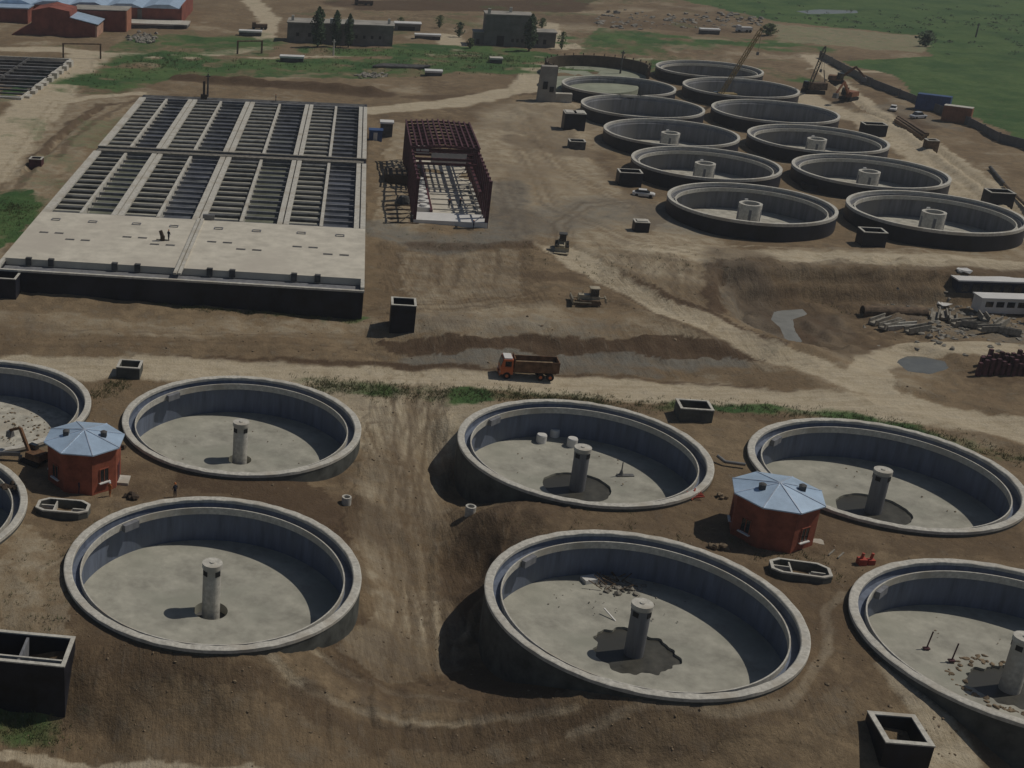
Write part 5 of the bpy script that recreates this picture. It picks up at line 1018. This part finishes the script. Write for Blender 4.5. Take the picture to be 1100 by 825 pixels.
t = thing('site_pump', 'small dark pump and its case on the pale slab of the basin block', 'pump', b0, PHI); bm = B(); box(bm, -.3, .4, -.2, .3, .04, .8); tube(bm, (0, 0, .8), (-.3, 0, 1.7), .35, .3); obj('body', bm, 'bark', t); bm = B(); tube(bm, (-1, .1, .15), (1.2, .1, .15), .08); obj('hose', bm, 'black', t)
person('worker bending posture by the dark pump on the slab', bst(24.4, 17.6, BZ+.03), 1., 'navy', 1)
for px, py, lab in ((482, 224, 'left worker on the white front slab of the steel hall'), (494, 223, 'right worker on the white front slab of the steel hall')):
    x, y = at(px, py, 3.55); person(lab, (x, y, 3.55), 1.5)
person('worker on the ground in front of the steel hall', gp(508,247), 0)
for s_, t_, lab in ((33.8, 143, 'worker at the rear edge of the basin block near the middle'),): person(lab, bst(s_, t_, BZ-.4), 0)
t = thing('drilling_frame', 'brown rig at the rear edge of the basin block', 'rig', bst(15.8, 142, BZ-.4)); bm = B(); bar(bm, (0, 0, 0), (0, 0, 4.5), .6); box(bm, -.8, .8, -.5, .5, 0, 1.2); obj('mast', bm, 'bark', t)

# ------------------------------------------------------------ trees and plants
def crown(bm, base, r, h, n, size, slim):
    for _ in range(n):
        k = random.random(); a = random.random()*6.283; rr = r*(random.random()**.5)*(math.sin(math.pi*min(1, .12+.88*k))**.7 if slim else math.sqrt(max(0.02, 1-(2*k-1)**2)))
        rr *= .75+.5*math.sin(a*3+k*9+base[0]); c = Vector(base)+Vector((rr*math.cos(a), rr*math.sin(a), h*k)); s = size*random.uniform(.6, 1.3)
        u = Vector((random.gauss(0, 1), random.gauss(0, 1), random.gauss(0, .7))).normalized(); v = u.orthogonal().normalized()
        bm.faces.new([bm.verts.new(c+u*s), bm.verts.new(c+v*s*.6), bm.verts.new(c-u*s), bm.verts.new(c-v*s*.6)])
def tree(name, label, p, r, h, m='leaf', slim=False, n=500, group=None):
    t = thing(name, label, 'tree' if h > 3 else 'bush', p, 0, group)
    bm = B(); tube(bm, (0, 0, -.4), (.1, 0, h*.6), max(.08, r*.14), .04, 8)
    for k in range(4): a = k*1.7; tube(bm, (0, 0, h*.2+k*.1*h), (r*.6*math.cos(a), r*.6*math.sin(a), h*(.45+.12*k)), .07, .03, 5)
    obj('trunk', bm, 'bark', t)
    bm = B(); crown(bm, (0, 0, h*.08), r, h*.95, n, .28*max(1, r/1.6), slim); obj('crown', bm, m, t)
for px, py, r, h, lab in ((341, 51, 1.9, 12.5, 'leftmost dark poplar before the long grey building'), (360, 51, 1.5, 11.5, 'middle dark poplar before the long grey building'), (374, 51, 1.3, 10.5, 'rightmost dark poplar before the long grey building'), (568, 55, 1.7, 11.5, 'dark poplar at the right corner of the tall square building')):
    tree('poplar', lab, gp(px, py), r*1.25, h, 'leafd', True, 1900)
for px, py, r, h, lab in ((493, 40, 1.8, 5, 'rounded dark tree left of the tall square building'), (430, 30, 1.4, 3.6, 'small tree among the huts right of the long building'), (472, 30, 1.6, 4.4, 'leafy tree behind the bunker on the lawn'), (603, 53, 1.5, 5.5, 'slim young tree right of the low grey wing'), (582, 30, 1.6, 3.5, 'scrubby tree behind the low grey wing'), (994, 50, 3.2, 5, 'round tree at the corner of the pale field'), (825, 38, 3, 4, 'bush at the left corner of the pale field'), (505, 52, 1.3, 3.2, 'yellowish bush at the left foot of the tall square building')):
    tree('tree', lab, gp(px, py), r, h, 'leaf' if px not in (493, 994) else 'leafd', False, 420)
bm = B()
def tuft(p, s, k=5):
    for _ in range(k):
        a = random.random()*6.28; c = p+Vector((random.gauss(0, s*.5), random.gauss(0, s*.5), 0)); e = Vector((math.cos(a), math.sin(a), 0))
        bm.faces.new([bm.verts.new(c-e*.09*s), bm.verts.new(c+e*.09*s), bm.verts.new(c+Vector((random.gauss(0, .3)*s, random.gauss(0, .3)*s, s*random.uniform(.5, 1))))])
pts = []
def spread(line, hw, n):
    seg = list(zip(line[:-1], line[1:]))
    for _ in range(n):
        (ax, ay), (bx, by) = random.choice(seg); k = random.random(); pts.append((ax+(bx-ax)*k+random.gauss(0, hw*.5), ay+(by-ay)*k+random.gauss(0, hw*.5)))
spread(GRASS[0][0], 2.6, 1500); spread(GRASS[1][0], 2.6, 900); spread(GRASS[2][0], 5, 500); spread(GRASS[9][0], .8, 500); spread(GRASS[10][0], 2, 250); spread(L_((100,425), (135,410), z=-.5), 2, 200); spread(L_((20,690),(60,600),(150,560), z=-1), 4, 120); spread(L_((560,560),(800,580),(900,620), z=-.8), 4, 160); spread(L_((440,250),(640,290),(760,280), z=2.4), 8, 160); spread(L_((780,300),(1000,330), z=0), 4, 140); spread(GRASS[5][0], 9, 500); spread(GRASS[3][0], 12, 900)
P_ = np.array(pts); Z_ = ground_z(P_[:, :1], P_[:, 1:])[:, 0]
for (x, y), z in zip(pts, Z_):
    if all((x-c[0])**2+(y-c[1])**2 > 15.3**2 for c in ALLT): tuft(Vector((x, y, z)), random.uniform(.2, .5)*(1 if y < 250 else 1.8), 6)
tag(obj('grass', bm, 'grass'), 'rough grass and weeds along the road verge and banks', 'grass', kind='stuff')
# low shrubs in the meadow edges
bm = B()
for _ in range(420):
    x, y = at(random.uniform(640, 1100), random.choice((random.gauss(28, 8), random.uniform(2, 60))), 2.4)
    if inpoly(np.array([[x]]), np.array([[y]]), FIELD)[0, 0]: continue
    if not inpoly(np.array([[x]]), np.array([[y]]), MEADOW)[0, 0] : continue
    cl = random.uniform(.4, 1.3)
    crown(bm, (x, y, gz(x, y)-.3), cl*1.6, cl*.9, 14, .35, False)
tag(obj('scrub', bm, 'leafd'), 'low dark scrub scattered over the green meadow', 'scrub', kind='stuff')
# clods on bare soil
bm = B(); cl = []
for _ in range(3000):
    y = 88+112*random.random()**1.2; x = random.uniform(-.3, .8)*y; cl.append((x, y))
C_ = np.array(cl); Zc = ground_z(C_[:, :1], C_[:, 1:])[:, 0]; dr = np.full((len(cl), 1), 1e9)
for p_, hw in ROADS: dr = np.minimum(dr, dline(C_[:, :1], C_[:, 1:], p_)-hw)
for (x, y), z, d in zip(cl, Zc, dr[:, 0]):
    if d > 0 and all((x-c[0])**2+(y-c[1])**2 > 15.4**2 for c in ALLT) and not inpoly(np.array([[x]]), np.array([[y]]), HOLE)[0, 0]: rock(bm, (x, y, z), random.uniform(.08, .32)*(1 if random.random() < .95 else 1.8))
tag(obj('soil_clods', bm, 'clod'), 'loose clods of soil lying all over the bare ground', 'soil', kind='stuff')

# thin air haze round the whole site
bm = B(); box(bm, -900, 1500, -60, 3800, -12, 71.5)
m = bpy.data.materials.new('haze_air'); m.use_nodes = True; n = m.node_tree.nodes; n.remove(n['Principled BSDF']); pv = n.new('ShaderNodeVolumePrincipled'); pv.inputs['Color'].default_value = (.85, .9, .95, 1); pv.inputs['Density'].default_value = .00021; pv.inputs['Anisotropy'].default_value = .3
m.node_tree.links.new(pv.outputs[0], n['Material Output'].inputs['Volume']); o = obj('haze', bm, m); o['kind'] = 'stuff'; o['label'] = 'thin pale air haze over the whole site'; o['category'] = 'haze'
